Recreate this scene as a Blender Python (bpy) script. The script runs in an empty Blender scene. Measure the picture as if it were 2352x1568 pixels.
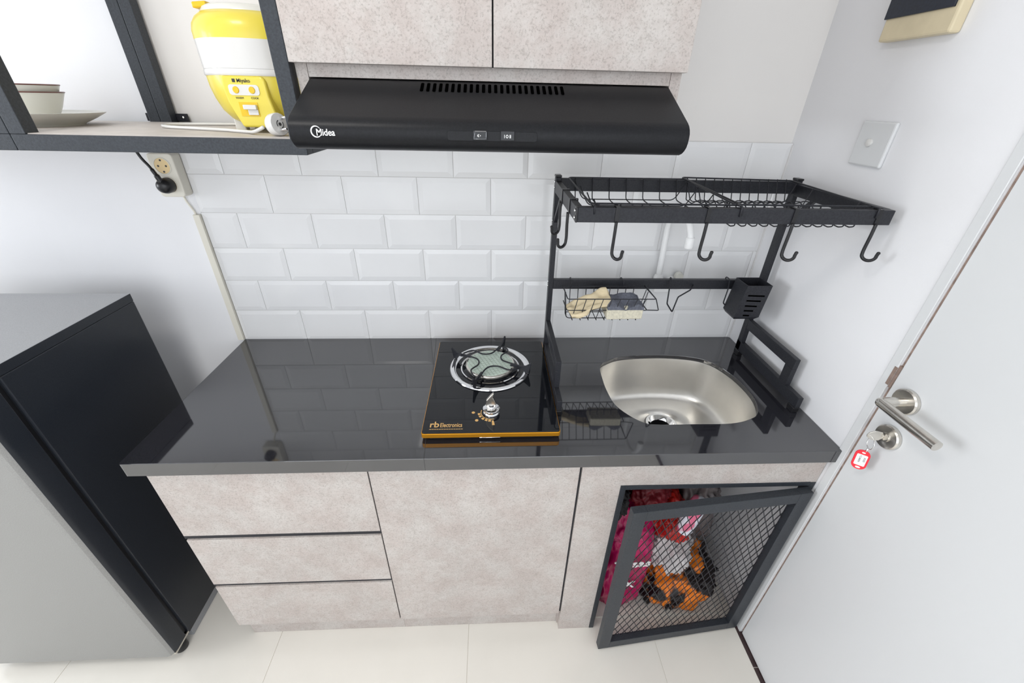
import bpy, bmesh, math, random
from math import sin, cos, pi, radians
from mathutils import Vector, Matrix, noise

# ------------------------------------------------------------------ scene, camera, light
SC = bpy.context.scene
COL = SC.collection
H = 0.8094          # counter top
W = 1.6115          # right wall
D = 0.5338          # counter depth

def rz(t): return Matrix.Rotation(t, 3, 'Z')
def rx(t): return Matrix.Rotation(t, 3, 'X')
cam = bpy.data.objects.new('camera', bpy.data.cameras.new('camera'))
COL.objects.link(cam)
cam.data.sensor_fit = 'HORIZONTAL'; cam.data.sensor_width = 36.0
cam.data.lens = 944.71 * 36.0 / 2352.0
cam.data.clip_start = 0.02
R = rz(-0.056787) @ rx(pi/2 - 0.533267) @ rz(0.024004)
cam.matrix_world = Matrix.Translation((0.79763, -1.19079, 1.49729)) @ R.to_4x4()
SC.camera = cam

world = bpy.data.worlds.new('world'); SC.world = world; world.use_nodes = True
world.node_tree.nodes['Background'].inputs[0].default_value = (0.85, 0.92, 1.0, 1)
world.node_tree.nodes['Background'].inputs[1].default_value = 1.0
SC.view_settings.view_transform = 'Standard'
SC.view_settings.look = 'None'
SC.view_settings.exposure = 0.0
SC.view_settings.gamma = 1.0
SC.view_settings.use_curve_mapping = False

def area(name, loc, rot, sx, sy, power, col):
    l = bpy.data.lights.new(name, 'AREA'); l.shape = 'RECTANGLE'; l.size = sx; l.size_y = sy
    l.energy = power; l.color = col
    o = bpy.data.objects.new(name, l); COL.objects.link(o); o.location = loc; o.rotation_euler = rot
    return o
# daylight at the window in the left wall, added fill behind the camera for general ambient light
area('window_daylight', (-3.16, -1.05, 1.6), (0, radians(-90), 0), 1.2, 1.5, 58, (0.93, 0.97, 1.0))
area('rear_fill_light', (0.5, -2.95, 1.45), (radians(90), 0, 0), 2.6, 1.7, 24, (0.96, 0.98, 1.0))
area('ceiling_lamp_light', (0.1, -1.15, 2.46), (0, 0, 0), 0.34, 0.34, 8, (1.0, 0.97, 0.92))

# ------------------------------------------------------------------ materials
MATS = {}
def mat(name, col, rough=0.5, metal=0.0, var=0.0, scale=20.0, bump=0.0, col2=None, bscale=None,
        spec=0.5, coat=0.0, ior=1.45, detail=4.0, lo=0.35, hi=0.65, alpha=None, trans=0.0):
    m = bpy.data.materials.new(name); m.use_nodes = True
    nt = m.node_tree; b = nt.nodes['Principled BSDF']
    b.inputs['Roughness'].default_value = rough
    b.inputs['Metallic'].default_value = metal
    b.inputs['Specular IOR Level'].default_value = spec
    b.inputs['IOR'].default_value = ior
    b.inputs['Coat Weight'].default_value = coat
    b.inputs['Coat Roughness'].default_value = 0.08
    if trans: b.inputs['Transmission Weight'].default_value = trans
    tc = nt.nodes.new('ShaderNodeTexCoord')
    n = nt.nodes.new('ShaderNodeTexNoise'); n.inputs['Scale'].default_value = scale
    n.inputs['Detail'].default_value = detail
    nt.links.new(tc.outputs['Object'], n.inputs['Vector'])
    r = nt.nodes.new('ShaderNodeValToRGB')
    c2 = col2 if col2 else tuple(max(0, c*(1-var)) for c in col)
    r.color_ramp.elements[0].position = lo; r.color_ramp.elements[1].position = hi
    r.color_ramp.elements[0].color = (*c2, 1); r.color_ramp.elements[1].color = (*col, 1)
    nt.links.new(n.outputs['Fac'], r.inputs['Fac'])
    nt.links.new(r.outputs['Color'], b.inputs['Base Color'])
    if bump:
        n2 = nt.nodes.new('ShaderNodeTexNoise'); n2.inputs['Scale'].default_value = bscale or scale*3
        nt.links.new(tc.outputs['Object'], n2.inputs['Vector'])
        bp = nt.nodes.new('ShaderNodeBump'); bp.inputs['Strength'].default_value = bump
        bp.inputs['Distance'].default_value = 0.002
        nt.links.new(n2.outputs['Fac'], bp.inputs['Height'])
        nt.links.new(bp.outputs['Normal'], b.inputs['Normal'])
    MATS[name] = m
    return m

def laminate(name, base):
    """pale concrete-look laminate: soft cloudy tone, pinkish patches and fine speckle"""
    m = mat(name, base, rough=0.5)
    nt = m.node_tree; b = nt.nodes['Principled BSDF']
    tc = nt.nodes['Texture Coordinate']
    def N(scale, detail=6, rough=0.6):
        n = nt.nodes.new('ShaderNodeTexNoise'); n.inputs['Scale'].default_value = scale
        n.inputs['Detail'].default_value = detail; n.inputs['Roughness'].default_value = rough
        nt.links.new(tc.outputs['Object'], n.inputs['Vector']); return n
    def ramp(n, p0, c0, p1, c1):
        r = nt.nodes.new('ShaderNodeValToRGB')
        r.color_ramp.elements[0].position = p0; r.color_ramp.elements[1].position = p1
        r.color_ramp.elements[0].color = (*c0, 1); r.color_ramp.elements[1].color = (*c1, 1)
        nt.links.new(n.outputs['Fac'], r.inputs['Fac']); return r
    def mul(a, c, f=1.0):
        x = nt.nodes.new('ShaderNodeMix'); x.data_type = 'RGBA'; x.blend_type = 'MULTIPLY'
        x.inputs['Factor'].default_value = f
        nt.links.new(a, x.inputs['A']); nt.links.new(c, x.inputs['B']); return x.outputs['Result']
    r1 = ramp(N(7, 9, 0.72), 0.36, tuple(c*0.88 for c in base), 0.62, base)
    r2 = ramp(N(14, 6, 0.7), 0.40, (0.98, 0.93, 0.92), 0.62, (1, 1, 1))
    r3 = ramp(N(330, 3, 0.7), 0.32, (0.72, 0.71, 0.70), 0.50, (1, 1, 1))
    r4 = ramp(N(45, 8, 0.85), 0.36, (0.89, 0.88, 0.87), 0.56, (1, 1, 1))
    out = mul(mul(mul(r1.outputs['Color'], r2.outputs['Color']), r3.outputs['Color']), r4.outputs['Color'])
    nt.links.new(out, b.inputs['Base Color'])
    return m

M_wall = mat('wall_paint_white', (0.85, 0.85, 0.87), rough=0.6, var=0.02, scale=3, bump=0.05, bscale=250)
M_wallw = mat('wall_paint_warm', (0.84, 0.815, 0.79), rough=0.6, var=0.02, scale=3, bump=0.05, bscale=250)
M_ceil = mat('ceiling_paint', (0.85, 0.85, 0.85), rough=0.8)
M_tile = mat('glazed_white_tile', (0.86, 0.86, 0.865), rough=0.16, var=0.03, scale=5, coat=0.3)
M_grout = mat('grout', (0.74, 0.73, 0.72), rough=0.8)
M_floor = mat('cream_floor_tile', (0.80, 0.765, 0.70), rough=0.14, var=0.03, scale=6, coat=0.2)
M_fgrout = mat('floor_grout', (0.80, 0.76, 0.69), rough=0.7)
M_lam = laminate('concrete_laminate', (0.585, 0.545, 0.515))
M_vent = mat('vent_black', (0.001, 0.001, 0.001), rough=0.9, spec=0.0)
M_dark = mat('dark_gap', (0.03, 0.03, 0.035), rough=0.7)
M_granite = mat('black_granite', (0.026, 0.026, 0.032), rough=0.045, col2=(0.014, 0.014, 0.018), scale=420, detail=2, spec=0.5, ior=2.1)
M_joint = mat('stone_joint', (0.05, 0.05, 0.05), rough=0.6)
M_blkmetal = mat('black_powder_coat', (0.027, 0.028, 0.034), rough=0.40, col2=(0.016, 0.017, 0.022), scale=300, bump=0.12, bscale=900, spec=0.38)
M_shelfmetal = mat('charcoal_powder_coat', (0.034, 0.040, 0.049), rough=0.45, col2=(0.021, 0.025, 0.032), scale=300, bump=0.15, bscale=800)
M_hood = mat('satin_black_hood', (0.012, 0.0125, 0.015), rough=0.40, col2=(0.008, 0.0085, 0.010), scale=400, spec=0.26)
M_shelf = mat('shelf_board', (0.60, 0.55, 0.51), rough=0.5, var=0.12, scale=30)
M_fridge_side = mat('fridge_dark_side', (0.022, 0.026, 0.034), rough=0.30, col2=(0.016, 0.02, 0.027), scale=500)
M_fridge_door = mat('fridge_silver_door', (0.36, 0.36, 0.355), rough=0.34, metal=0.35, col2=(0.30, 0.30, 0.295), scale=600)
M_fridge_top = mat('fridge_grey_top', (0.40, 0.41, 0.43), rough=0.35, col2=(0.34, 0.35, 0.37), scale=500)
M_steel = mat('brushed_steel', (0.86, 0.84, 0.80), rough=0.33, metal=1.0, var=0.10, scale=9, bump=0.05, bscale=300)
M_satin = mat('satin_nickel', (0.74, 0.71, 0.66), rough=0.24, metal=1.0, var=0.15, scale=60)
M_chrome = mat('chrome', (0.85, 0.85, 0.86), rough=0.07, metal=1.0)
M_black = mat('black_plastic', (0.012, 0.012, 0.014), rough=0.3)
M_gloss = mat('black_glass', (0.008, 0.009, 0.012), rough=0.03, spec=0.5, ior=1.45)
M_gold = mat('gold_anodised', (0.78, 0.34, 0.02), rough=0.28, metal=0.7)
M_goldprint = mat('gold_print', (0.85, 0.52, 0.20), rough=0.4, metal=0.3)
M_ceramic = mat('burner_ceramic', (0.62, 0.73, 0.65), rough=0.7, var=0.15, scale=90)
M_yellow = mat('yellow_plastic', (0.80, 0.66, 0.085), rough=0.3, coat=0.15)
M_yellowd = mat('yellow_plastic_deep', (0.80, 0.52, 0.02), rough=0.25)
M_white = mat('white_plastic', (0.72, 0.71, 0.69), rough=0.25, coat=0.2)
M_faucet = mat('white_faucet_plastic', (0.90, 0.90, 0.90), rough=0.25)
M_cream = mat('aged_white_plastic', (0.78, 0.75, 0.66), rough=0.35)
M_creamin = mat('socket_insert_cream', (0.86, 0.66, 0.36), rough=0.35)
M_porc = mat('white_melamine', (0.76, 0.75, 0.69), rough=0.2)
M_rimred = mat('dark_rim_glaze', (0.16, 0.07, 0.06), rough=0.3)
M_print = mat('white_print', (0.85, 0.85, 0.85), rough=0.5)
M_ink = mat('dark_print', (0.05, 0.05, 0.05), rough=0.6)
M_brown = mat('raw_wood_edge', (0.33, 0.24, 0.20), rough=0.6, var=0.4, scale=60)
M_doorm = mat('door_white_laminate', (0.71, 0.72, 0.73), rough=0.32, var=0.01, scale=4)
M_thresh = mat('dark_brown_tile', (0.055, 0.03, 0.032), rough=0.3, var=0.3, scale=40)
M_magenta = mat('magenta_plastic_film', (0.55, 0.012, 0.13), rough=0.24, col2=(0.33, 0.003, 0.06), scale=9, bump=0.4, bscale=35)
M_red = mat('red_plastic_film', (0.62, 0.02, 0.015), rough=0.25, var=0.5, scale=12, bump=0.4, bscale=35)
M_dred = mat('dark_red_cloth', (0.20, 0.004, 0.012), rough=0.5, var=0.5, scale=12)
M_blackcloth = mat('black_cloth', (0.02, 0.018, 0.02), rough=0.6, var=0.5, scale=30)
M_grey = mat('grey_plastic_film', (0.17, 0.145, 0.145), rough=0.32, var=0.5, scale=11, bump=0.5, bscale=30)
M_film = mat('white_plastic_film', (0.74, 0.70, 0.70), rough=0.3, var=0.25, scale=12, bump=0.5, bscale=30)
M_tiger = mat('orange_and_black_film', (0.85, 0.22, 0.015), rough=0.28, col2=(0.012, 0.008, 0.008), scale=11, detail=2, lo=0.47, hi=0.52, bump=0.4, bscale=30)
M_pouch = mat('pink_blue_white_pouch', (0.78, 0.78, 0.86), rough=0.3, col2=(0.70, 0.15, 0.26), scale=16, detail=1, lo=0.42, hi=0.46)
M_cloth = mat('pale_yellow_cloth', (0.86, 0.72, 0.48), rough=0.9, var=0.10, scale=40, bump=0.5, bscale=200)
M_sponge = mat('cream_sponge', (0.80, 0.75, 0.60), rough=0.9, var=0.2, scale=150, bump=0.6, bscale=250)
M_scour = mat('slate_scouring_pad', (0.17, 0.18, 0.22), rough=0.95, var=0.3, scale=150, bump=0.7, bscale=250)
M_tagred = mat('red_tag_plastic', (0.85, 0.025, 0.045), rough=0.3)
M_wood = mat('cream_lacquer', (0.74, 0.64, 0.44), rough=0.4, var=0.08, scale=25)
M_navy = mat('navy_panel', (0.018, 0.024, 0.04), rough=0.35, var=0.3, scale=200)
M_glassy = mat('clear_switch_cover', (0.5, 0.5, 0.52), rough=0.08, trans=0.5)

# ------------------------------------------------------------------ mesh helpers
def BM(): return bmesh.new()
def box(bm, x0, x1, y0, y1, z0, z1):
    v = [bm.verts.new(p) for p in ((x0,y0,z0),(x1,y0,z0),(x1,y1,z0),(x0,y1,z0),(x0,y0,z1),(x1,y0,z1),(x1,y1,z1),(x0,y1,z1))]
    for f in ((0,3,2,1),(4,5,6,7),(0,1,5,4),(1,2,6,5),(2,3,7,6),(3,0,4,7)):
        bm.faces.new([v[i] for i in f])
    return v
def prism(bm, pts, vec):
    """pts: planar loop of 3D points, extruded by vec"""
    a = [bm.verts.new(p) for p in pts]; b = [bm.verts.new(Vector(p)+Vector(vec)) for p in pts]
    n = len(pts)
    bm.faces.new(a); bm.faces.new(b[::-1])
    for i in range(n): bm.faces.new((a[i], b[i], b[(i+1)%n], a[(i+1)%n]))
def lathe(bm, prof, c, seg=48, axis='z', cap=False, fn=None):
    rings = []
    for r, h in prof:
        ring = []
        if r < 1e-6:
            p = (0, 0, h)
            ring = [bm.verts.new(_ax(p, c, axis))]
        else:
            for k in range(seg):
                a = 2*pi*k/seg; rr = r if fn is None else r*fn(a, h)
                ring.append(bm.verts.new(_ax((rr*cos(a), rr*sin(a), h), c, axis)))
        rings.append(ring)
    for A, B in zip(rings, rings[1:]):
        if len(A) == 1 and len(B) == 1: continue
        if len(A) == 1:
            for k in range(seg): bm.faces.new((A[0], B[k], B[(k+1)%seg]))
        elif len(B) == 1:
            for k in range(seg): bm.faces.new((A[k], A[(k+1)%seg], B[0]))
        else:
            for k in range(seg): bm.faces.new((A[k], A[(k+1)%seg], B[(k+1)%seg], B[k]))
    if cap:
        for ring in (rings[0], rings[-1]):
            if len(ring) > 1: bm.faces.new(ring)
def _ax(p, c, axis):
    x, y, z = p
    if axis == 'x': x, y, z = z, x, y
    elif axis == 'y': x, y, z = x, -z, y      # height points towards the viewer (-y)
    elif axis == '-x': x, y, z = -z, x, y
    return (c[0]+x, c[1]+y, c[2]+z)
def fillet(pts, r, n=4, closed=False):
    P = [Vector(p) for p in pts]; out = []
    N = len(P)
    for i in range(N):
        if not closed and i in (0, N-1): out.append(P[i]); continue
        a, b, c = P[i-1], P[i], P[(i+1)%N]
        d1 = (a-b); d2 = (c-b); rr = min(r, d1.length*0.45, d2.length*0.45)
        p1 = b + d1.normalized()*rr; p2 = b + d2.normalized()*rr
        for k in range(n+1):
            t = k/n; out.append(p1*(1-t)**2 + b*2*t*(1-t) + p2*t*t)
    return out
def catmull(pts, n=6, closed=False):
    P = [Vector(p) for p in pts]; N = len(P); out = []
    rng = range(N) if closed else range(N-1)
    for i in rng:
        p0 = P[(i-1)%N] if closed or i > 0 else P[0]
        p1 = P[i]; p2 = P[(i+1)%N]
        p3 = P[(i+2)%N] if closed or i+2 < N else P[-1]
        for k in range(n):
            t = k/n
            out.append(0.5*((2*p1)+(-p0+p2)*t+(2*p0-5*p1+4*p2-p3)*t*t+(-p0+3*p1-3*p2+p3)*t**3))
    if not closed: out.append(P[-1])
    return out
def tube(bm, pts, r, seg=8, closed=False, flat=None, up=None):
    """sweep; flat=(a,b) gives a rectangular-ish strap a wide along 'side', b thick"""
    P = [Vector(p) for p in pts]; N = len(P)
    rings = []; prev = None
    for i in range(N):
        if closed: t = (P[(i+1)%N]-P[i-1])
        else: t = P[min(i+1, N-1)]-P[max(i-1, 0)]
        if t.length < 1e-9: t = Vector((0, 0, 1))
        t.normalize()
        if prev is None:
            u = Vector(up) if up else (Vector((0,0,1)) if abs(t.z) < 0.9 else Vector((1,0,0)))
        else: u = prev
        u = (u - t*u.dot(t))
        if u.length < 1e-6: u = t.orthogonal()
        u.normalize(); prev = u; w = t.cross(u)
        rr = r[i] if isinstance(r, (list, tuple)) else r
        if flat:
            a, b = flat[0]/2, flat[1]/2
            ring = [bm.verts.new(P[i]+u*su*a+w*sw*b) for su, sw in ((1,1),(-1,1),(-1,-1),(1,-1))]
        else:
            ring = [bm.verts.new(P[i]+u*rr*cos(2*pi*k/seg)+w*rr*sin(2*pi*k/seg)) for k in range(seg)]
        rings.append(ring)
    s = len(rings[0])
    rr = range(N) if closed else range(N-1)
    for i in rr:
        A, B = rings[i], rings[(i+1)%N]
        for k in range(s): bm.faces.new((A[k], A[(k+1)%s], B[(k+1)%s], B[k]))
    if not closed:
        bm.faces.new(rings[0][::-1]); bm.faces.new(rings[-1])
def blob(bm, c, rad, amp=0.12, freq=3.0, seed=0, sub=5, zmin=None, taper=0.0, power=1.0, xmin=None, xmax=None, ymin=None):
    t = bmesh.new(); bmesh.ops.create_icosphere(t, subdivisions=sub, radius=1.0)
    idx = {}
    off = Vector((seed*7.3, seed*3.1, seed*1.7))
    for v in t.verts:
        p = v.co.copy()
        q = Vector([math.copysign(abs(x)**power, x) for x in p])
        n = noise.noise(p*freq+off)*0.6 + abs(noise.noise(p*freq*2.3+off))*0.5 + noise.noise(p*freq*5+off)*0.2
        n += 0.45*(0.5-abs(noise.noise(p*freq*1.7+off*1.3)))+0.13*(0.5-abs(noise.noise(p*freq*3.3-off)))
        s = 1+amp*(n-0.2)
        s2 = 1 - taper*(p.z*0.5+0.5)
        w = Vector((c[0]+q.x*rad[0]*s*s2, c[1]+q.y*rad[1]*s*s2, c[2]+q.z*rad[2]*s))
        if zmin is not None: w.z = max(w.z, zmin)
        if xmin is not None: w.x = max(w.x, xmin)
        if xmax is not None: w.x = min(w.x, xmax)
        if ymin is not None: w.y = max(w.y, ymin)
        idx[v.index] = bm.verts.new(w)
    for f in t.faces: bm.faces.new([idx[v.index] for v in f.verts])
    t.free()
def rrect(cx, cy, w, h, r, n=4):
    pts = []
    for sx, sy, a0 in ((1,1,0),(-1,1,90),(-1,-1,180),(1,-1,270)):
        for k in range(n+1):
            a = radians(a0+90*k/n)
            pts.append((cx+sx*(w/2-r)+r*cos(a), cy+sy*(h/2-r)+r*sin(a)))
    return pts

# ------------------------------------------------------------------ object helpers
ORG = {}
def tag(o, label=None, cat=None, group=None, kind=None):
    if label: o['label'] = label
    if cat: o['category'] = cat
    if group: o['group'] = group
    if kind: o['kind'] = kind
    return o
def thing(name, loc, label, cat, group=None, kind=None):
    o = bpy.data.objects.new(name, None); COL.objects.link(o)
    o.empty_display_size = 0.05; o.location = loc
    ORG[o.name] = Vector(loc)
    return tag(o, label, cat, group, kind)
def obj(name, bm, m, parent=None, smooth=False, bevel=0.0, bseg=2, org=None, label=None, recalc=True, sub=0):
    o_ = ORG[parent.name] if parent else Vector(org if org else (0, 0, 0))
    bmesh.ops.translate(bm, verts=bm.verts, vec=-o_)
    if recalc: bmesh.ops.recalc_face_normals(bm, faces=bm.faces)
    me = bpy.data.meshes.new(name); bm.to_mesh(me); bm.free()
    for mm in (m if isinstance(m, (list, tuple)) else [m]): me.materials.append(mm)
    o = bpy.data.objects.new(name, me); COL.objects.link(o)
    if smooth:
        for p in me.polygons: p.use_smooth = True
        if smooth != True:
            me.set_sharp_from_angle(angle=radians(smooth))
    if bevel:
        b = o.modifiers.new('bevel', 'BEVEL'); b.width = bevel; b.segments = bseg
        b.limit_method = 'ANGLE'; b.angle_limit = radians(35)
    if sub:
        s = o.modifiers.new('subd', 'SUBSURF'); s.levels = sub; s.render_levels = sub
    if parent:
        o.parent = parent
    else:
        o.location = o_
    ORG[o.name] = o_.copy()
    if label: o['label'] = label
    return o
def text(name, s, size, mtx, m, parent, ext=0.0003, shear=0, bold=0.0, sx=1.0, align='LEFT'):
    cu = bpy.data.curves.new(name, 'FONT'); cu.body = s; cu.size = size; cu.extrude = ext
    cu.shear = shear; cu.offset = bold; cu.align_x = align; cu.resolution_u = 3
    to = bpy.data.objects.new(name+'_tmp', cu); COL.objects.link(to)
    dg = bpy.context.evaluated_depsgraph_get(); dg.update()
    me = bpy.data.meshes.new_from_object(to.evaluated_get(dg))
    bpy.data.objects.remove(to)
    me.transform(Matrix.Diagonal((sx, 1, 1, 1)))
    me.transform(mtx)
    me.transform(Matrix.Translation(-ORG[parent.name]))
    me.name = name; me.materials.clear(); me.materials.append(m)
    o = bpy.data.objects.new(name, me); COL.objects.link(o); o.parent = parent
    ORG[o.name] = ORG[parent.name].copy()
    return o
def frame_mtx(loc, xdir, ydir):
    x = Vector(xdir).normalized(); y = Vector(ydir).normalized(); z = x.cross(y)
    m = Matrix((x, y, z)).transposed().to_4x4(); m.translation = Vector(loc); return m
def copy_tree(o, parent=None):
    c = o.copy(); COL.objects.link(c)
    if parent is not None: c.parent = parent
    for ch in list(o.children): copy_tree(ch, c)
    return c

# ------------------------------------------------------------------ the room
RX0, RY0, RZ1 = -3.2, -3.0, 2.55
bm = BM(); box(bm, RX0, W+0.06, RY0, 0.15, -0.06, -0.0015)
fl = obj('floor', bm, M_fgrout)
tag(fl, 'glossy cream tiled floor', 'floor', kind='structure')
bm = BM()
xs = [-2.885, -2.285, -1.685, -1.085, -0.485, 0.118, 0.7175, 1.3175, 1.6]
ys = [0.0, -0.15, -0.75, -1.35, -1.95, -2.55, -2.99]
xs = [RX0] + xs
for a, b in zip(xs, xs[1:]):
    for c, d_ in zip(ys, ys[1:]):
        if c-d_ < 0.05: continue
        box(bm, a+0.0009, b-0.0009, d_+0.0009, c-0.0009, -0.0055, 0.0)
t = obj('floor_tiles', bm, M_floor, parent=fl)
bm = BM(); box(bm, RX0-0.06, W+0.06, RY0, 0.15, RZ1, RZ1+0.06)
tag(obj('ceiling', bm, M_ceil), 'white ceiling', 'ceiling', kind='structure')
bm = BM(); box(bm, 0.0, W+0.06, 0.006, 0.12, 0, RZ1)
tag(obj('wall_back', bm, M_wallw), 'warm white wall behind the kitchen units', 'wall', kind='structure')
bm = BM(); box(bm, RX0, 0.0, 0.0, 0.12, 0, RZ1)
tag(obj('wall_back_left', bm, M_wall), 'cool white wall behind the fridge', 'wall', kind='structure')
bm = BM()
DY0, DY1, DZ = -0.5443, -1.39, 2.07
box(bm, W, W+0.06, DY0, 0.006, 0, RZ1)
box(bm, W, W+0.06, DY1, DY0, DZ, RZ1)
box(bm, W, W+0.06, RY0, DY1, 0, RZ1)
tag(obj('wall_right', bm, M_wall), 'white side wall with the door', 'wall', kind='structure')
# left wall with window opening, rear wall with window opening
bm = BM()
box(bm, RX0-0.1, RX0, RY0, 0.0, 0, 1.0); box(bm, RX0-0.1, RX0, RY0, 0.0, 2.2, RZ1)
box(bm, RX0-0.1, RX0, -0.3, 0.0, 1.0, 2.2); box(bm, RX0-0.1, RX0, RY0, -1.8, 1.0, 2.2)
tag(obj('wall_left', bm, M_wall), 'white wall with a window at the far left', 'wall', kind='structure')
bm = BM()
box(bm, RX0, W+0.06, RY0-0.1, RY0, 0, 0.6); box(bm, RX0, W+0.06, RY0-0.1, RY0, 2.3, RZ1)
box(bm, RX0, -0.8, RY0-0.1, RY0, 0.6, 2.3); box(bm, 1.8, W+0.06, RY0-0.1, RY0, 0.6, 2.3) if W+0.06 > 1.8 else None
tag(obj('wall_front', bm, M_wall), 'white wall behind the camera', 'wall', kind='structure')

# beveled subway tiles on the back wall
X0 = -0.0035
lines = [H, H+0.1033] + [H+0.1033+0.0993*k for k in range(1, 6)]
bm = BM()
box(bm, 0.002, W, -0.001, 0.006, 0.78, lines[-1])
for r in range(6):
    z0, z1 = lines[r], lines[r+1]
    if r == 0: z0 -= 0.004
    start = 0 if r % 2 == 0 else -1
    i = start
    while X0+i*0.1 < W:
        xa = max(X0+i*0.1, 0.001); xb = min(X0+(i+2)*0.1, W-0.001); i += 2
        if xb-xa < 0.01: continue
        g = 0.0008
        a0, a1, c0, c1 = xa+g, xb-g, z0+g, z1-g
        ins = 0.013
        il = ins if xb-xa > 0.05 else 0.004
        A = [bm.verts.new((x, 0.003, z)) for x, z in ((a0,c0),(a1,c0),(a1,c1),(a0,c1))]
        B = [bm.verts.new((x, -0.0028, z)) for x, z in ((a0,c0),(a1,c0),(a1,c1),(a0,c1))]
        C_ = [bm.verts.new((x, -0.0050, z)) for x, z in ((a0+il,c0+ins),(a1-il,c0+ins),(a1-il,c1-ins),(a0+il,c1-ins))]
        for P, Q in ((A,B),(B,C_)):
            for k in range(4):
                f = bm.faces.new((P[k], P[(k+1)%4], Q[(k+1)%4], Q[k])); f.material_index = 1
        f = bm.faces.new(C_); f.material_index = 1
t = obj('wall_backsplash', bm, [M_grout, M_tile])
tag(t, 'white bevelled metro tile splashback', 'wall tiles', kind='structure')
bm = BM(); box(bm, W-0.004, W, -0.0065, 0.0, H, 1.405)
tag(obj('trim_3', bm, M_grout), 'grout bead in the tiled corner', 'trim', kind='structure')

# door, its frame and the threshold
bm = BM()
box(bm, W-0.0035, W, DY0, -0.525, 0, DZ+0.02)
box(bm, W-0.0035, W, DY1, DY0, DZ, DZ+0.02)
box(bm, W-0.0035, W, DY1-0.02, DY1, 0, DZ+0.02)
tag(obj('trim_1', bm, M_doorm, bevel=0.001), 'white door frame', 'door frame', kind='structure')
bm = BM(); box(bm, W+0.004, W+0.03, DY0-0.0055, DY0+0.0, 0.01, DZ)
tag(obj('trim_2', bm, M_brown), 'brown rebate between door and frame', 'door frame', kind='structure')
bm = BM()
for a, b in ((-0.5275, -0.6425), (-0.6450, -0.8), (-0.8025, -1.0), (-1.0025, -1.38)):
    box(bm, 1.6005, W+0.05, b, a, -0.004, 0.0012)
tag(obj('trim_4', bm, M_thresh), 'dark brown threshold tiles under the door', 'threshold', kind='structure')
door = thing('door_1', (W+0.02, -0.97, 0), 'white laminate door in the right wall', 'door', kind='structure')
bm = BM(); box(bm, W+0.001, W+0.04, DY1+0.003, -0.5498, 0.004, DZ-0.003)
obj('door_leaf', bm, M_doorm, door, bevel=0.0012)
bm = BM(); box(bm, W-0.0005, W+0.02, -0.5495, -0.5435, 1.003, 1.055)
box(bm, W-0.0042, W-0.003, -0.5455, -0.5390, 1.008, 1.05)
obj('strike_plate', bm, M_brown, door)
# lever handle
bm = BM()
HC = (W, -0.5915, 1.001)
lathe(bm, [(0.0, 0.0), (0.0255, 0.0), (0.0258, 0.007), (0.0235, 0.0095), (0.012, 0.0105), (0.0, 0.0105)], HC, 40, '-x')


bm2 = BM()
hp = fillet([(W-0.008, -0.5915, 1.001), (W-0.0560, -0.5915, 1.001), (W-0.0560, -0.711, 1.001)], 0.004, 3)
hp = [Vector(p) for p in hp]
tube(bm2, hp, 0.0095, 20)
hd = obj('door_handle', bm2, M_satin, door, smooth=40)
obj('handle_rosette', bm, M_satin, hd, smooth=35)
bm = BM()
KC = (W, -0.5995, 0.916)
lathe(bm, [(0.0, 0.0), (0.0255, 0.0), (0.0258, 0.007), (0.0235, 0.0095), (0.010, 0.0100), (0.0095, 0.013), (0.0, 0.013)], KC, 40, '-x')
obj('lock_rosette', bm, M_satin, door, smooth=35)

# key in the lock with ring and red tag
key = thing('key', (W-0.013, -0.5995, 0.916), 'small metal key in the door lock with a red tag hanging from it', 'key')
bm = BM()
box(bm, W-0.016, W-0.009, -0.6003, -0.5987, 0.912, 0.920)
pts = [(0.0, 0.005), (0.004, 0.011), (0.017, 0.012), (0.026, 0.006), (0.028, 0.0), (0.026, -0.006), (0.017, -0.012), (0.004, -0.011), (0.0, -0.005)]
Kd = Vector((-1, 0.28, 0)).normalized()
k0 = Vector((W-0.0145, -0.5995, 0.916))
prism(bm, [k0+Kd*a+Vector((0,0,b)) for a, b in pts], Vector((0.28, 1, 0)).normalized()*0.0022)
obj('key_body', bm, M_satin, key, bevel=0.0006)
bm = BM()
rc = Vector((W-0.030, -0.598, 0.897)); ring = []
for k in range(32):
    a = 2*pi*k/32; ring.append(rc+Vector((0.35*0.0125*cos(a), 0.93*0.0125*cos(a), 0.0125*sin(a))))
tube(bm, ring, 0.0009, 6, closed=True)
tube(bm, [(W-0.0295,-0.5985,0.8835),(W-0.0302,-0.5990,0.8745)], 0.0022, 8)
obj('key_ring', bm, M_chrome, key, smooth=True)
# tag hangs in the plane spanned by ty and tz
tx = Vector((0.80, -0.60, 0)).normalized(); tz = Vector((-0.05, 0.06, 1)).normalized()
tc0 = Vector((W-0.0305, -0.598, 0.8515))
tn = tx.cross(tz).normalized()
tgp = []
outl = rrect(0, 0, 0.026, 0.050, 0.0125, 6)
bm = BM(); prism(bm, [tc0+tx*a+tz*b for a, b in outl], tn*0.0028)
tg = obj('key_tag', bm, M_tagred, key, bevel=0.0005)
bm = BM(); prism(bm, [tc0+tx*a+tz*b+tn*0.0028 for a, b in rrect(0, 0.0, 0.0185, 0.0285, 0.002, 3)], tn*0.0004)
prism(bm, [tc0+tx*a+tz*b-tn*0.0004 for a, b in rrect(0, 0.0, 0.0185, 0.0285, 0.002, 3)], tn*0.0004)
o = obj('paper_insert', bm, M_print, tg)
for sz, rr in ((-0.0195, 0.0035), (0.0195, 0.0025)):
    bm = BM()
    for off in (0.0028, -0.0003):
        prism(bm, [tc0+tn*off+tx*rr*1.3*cos(2*pi*k/14)+tz*(sz+rr*0.7*sin(2*pi*k/14)) for k in range(14)], tn*0.0003)
    obj('tag_hole', bm, M_print, tg)
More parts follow.
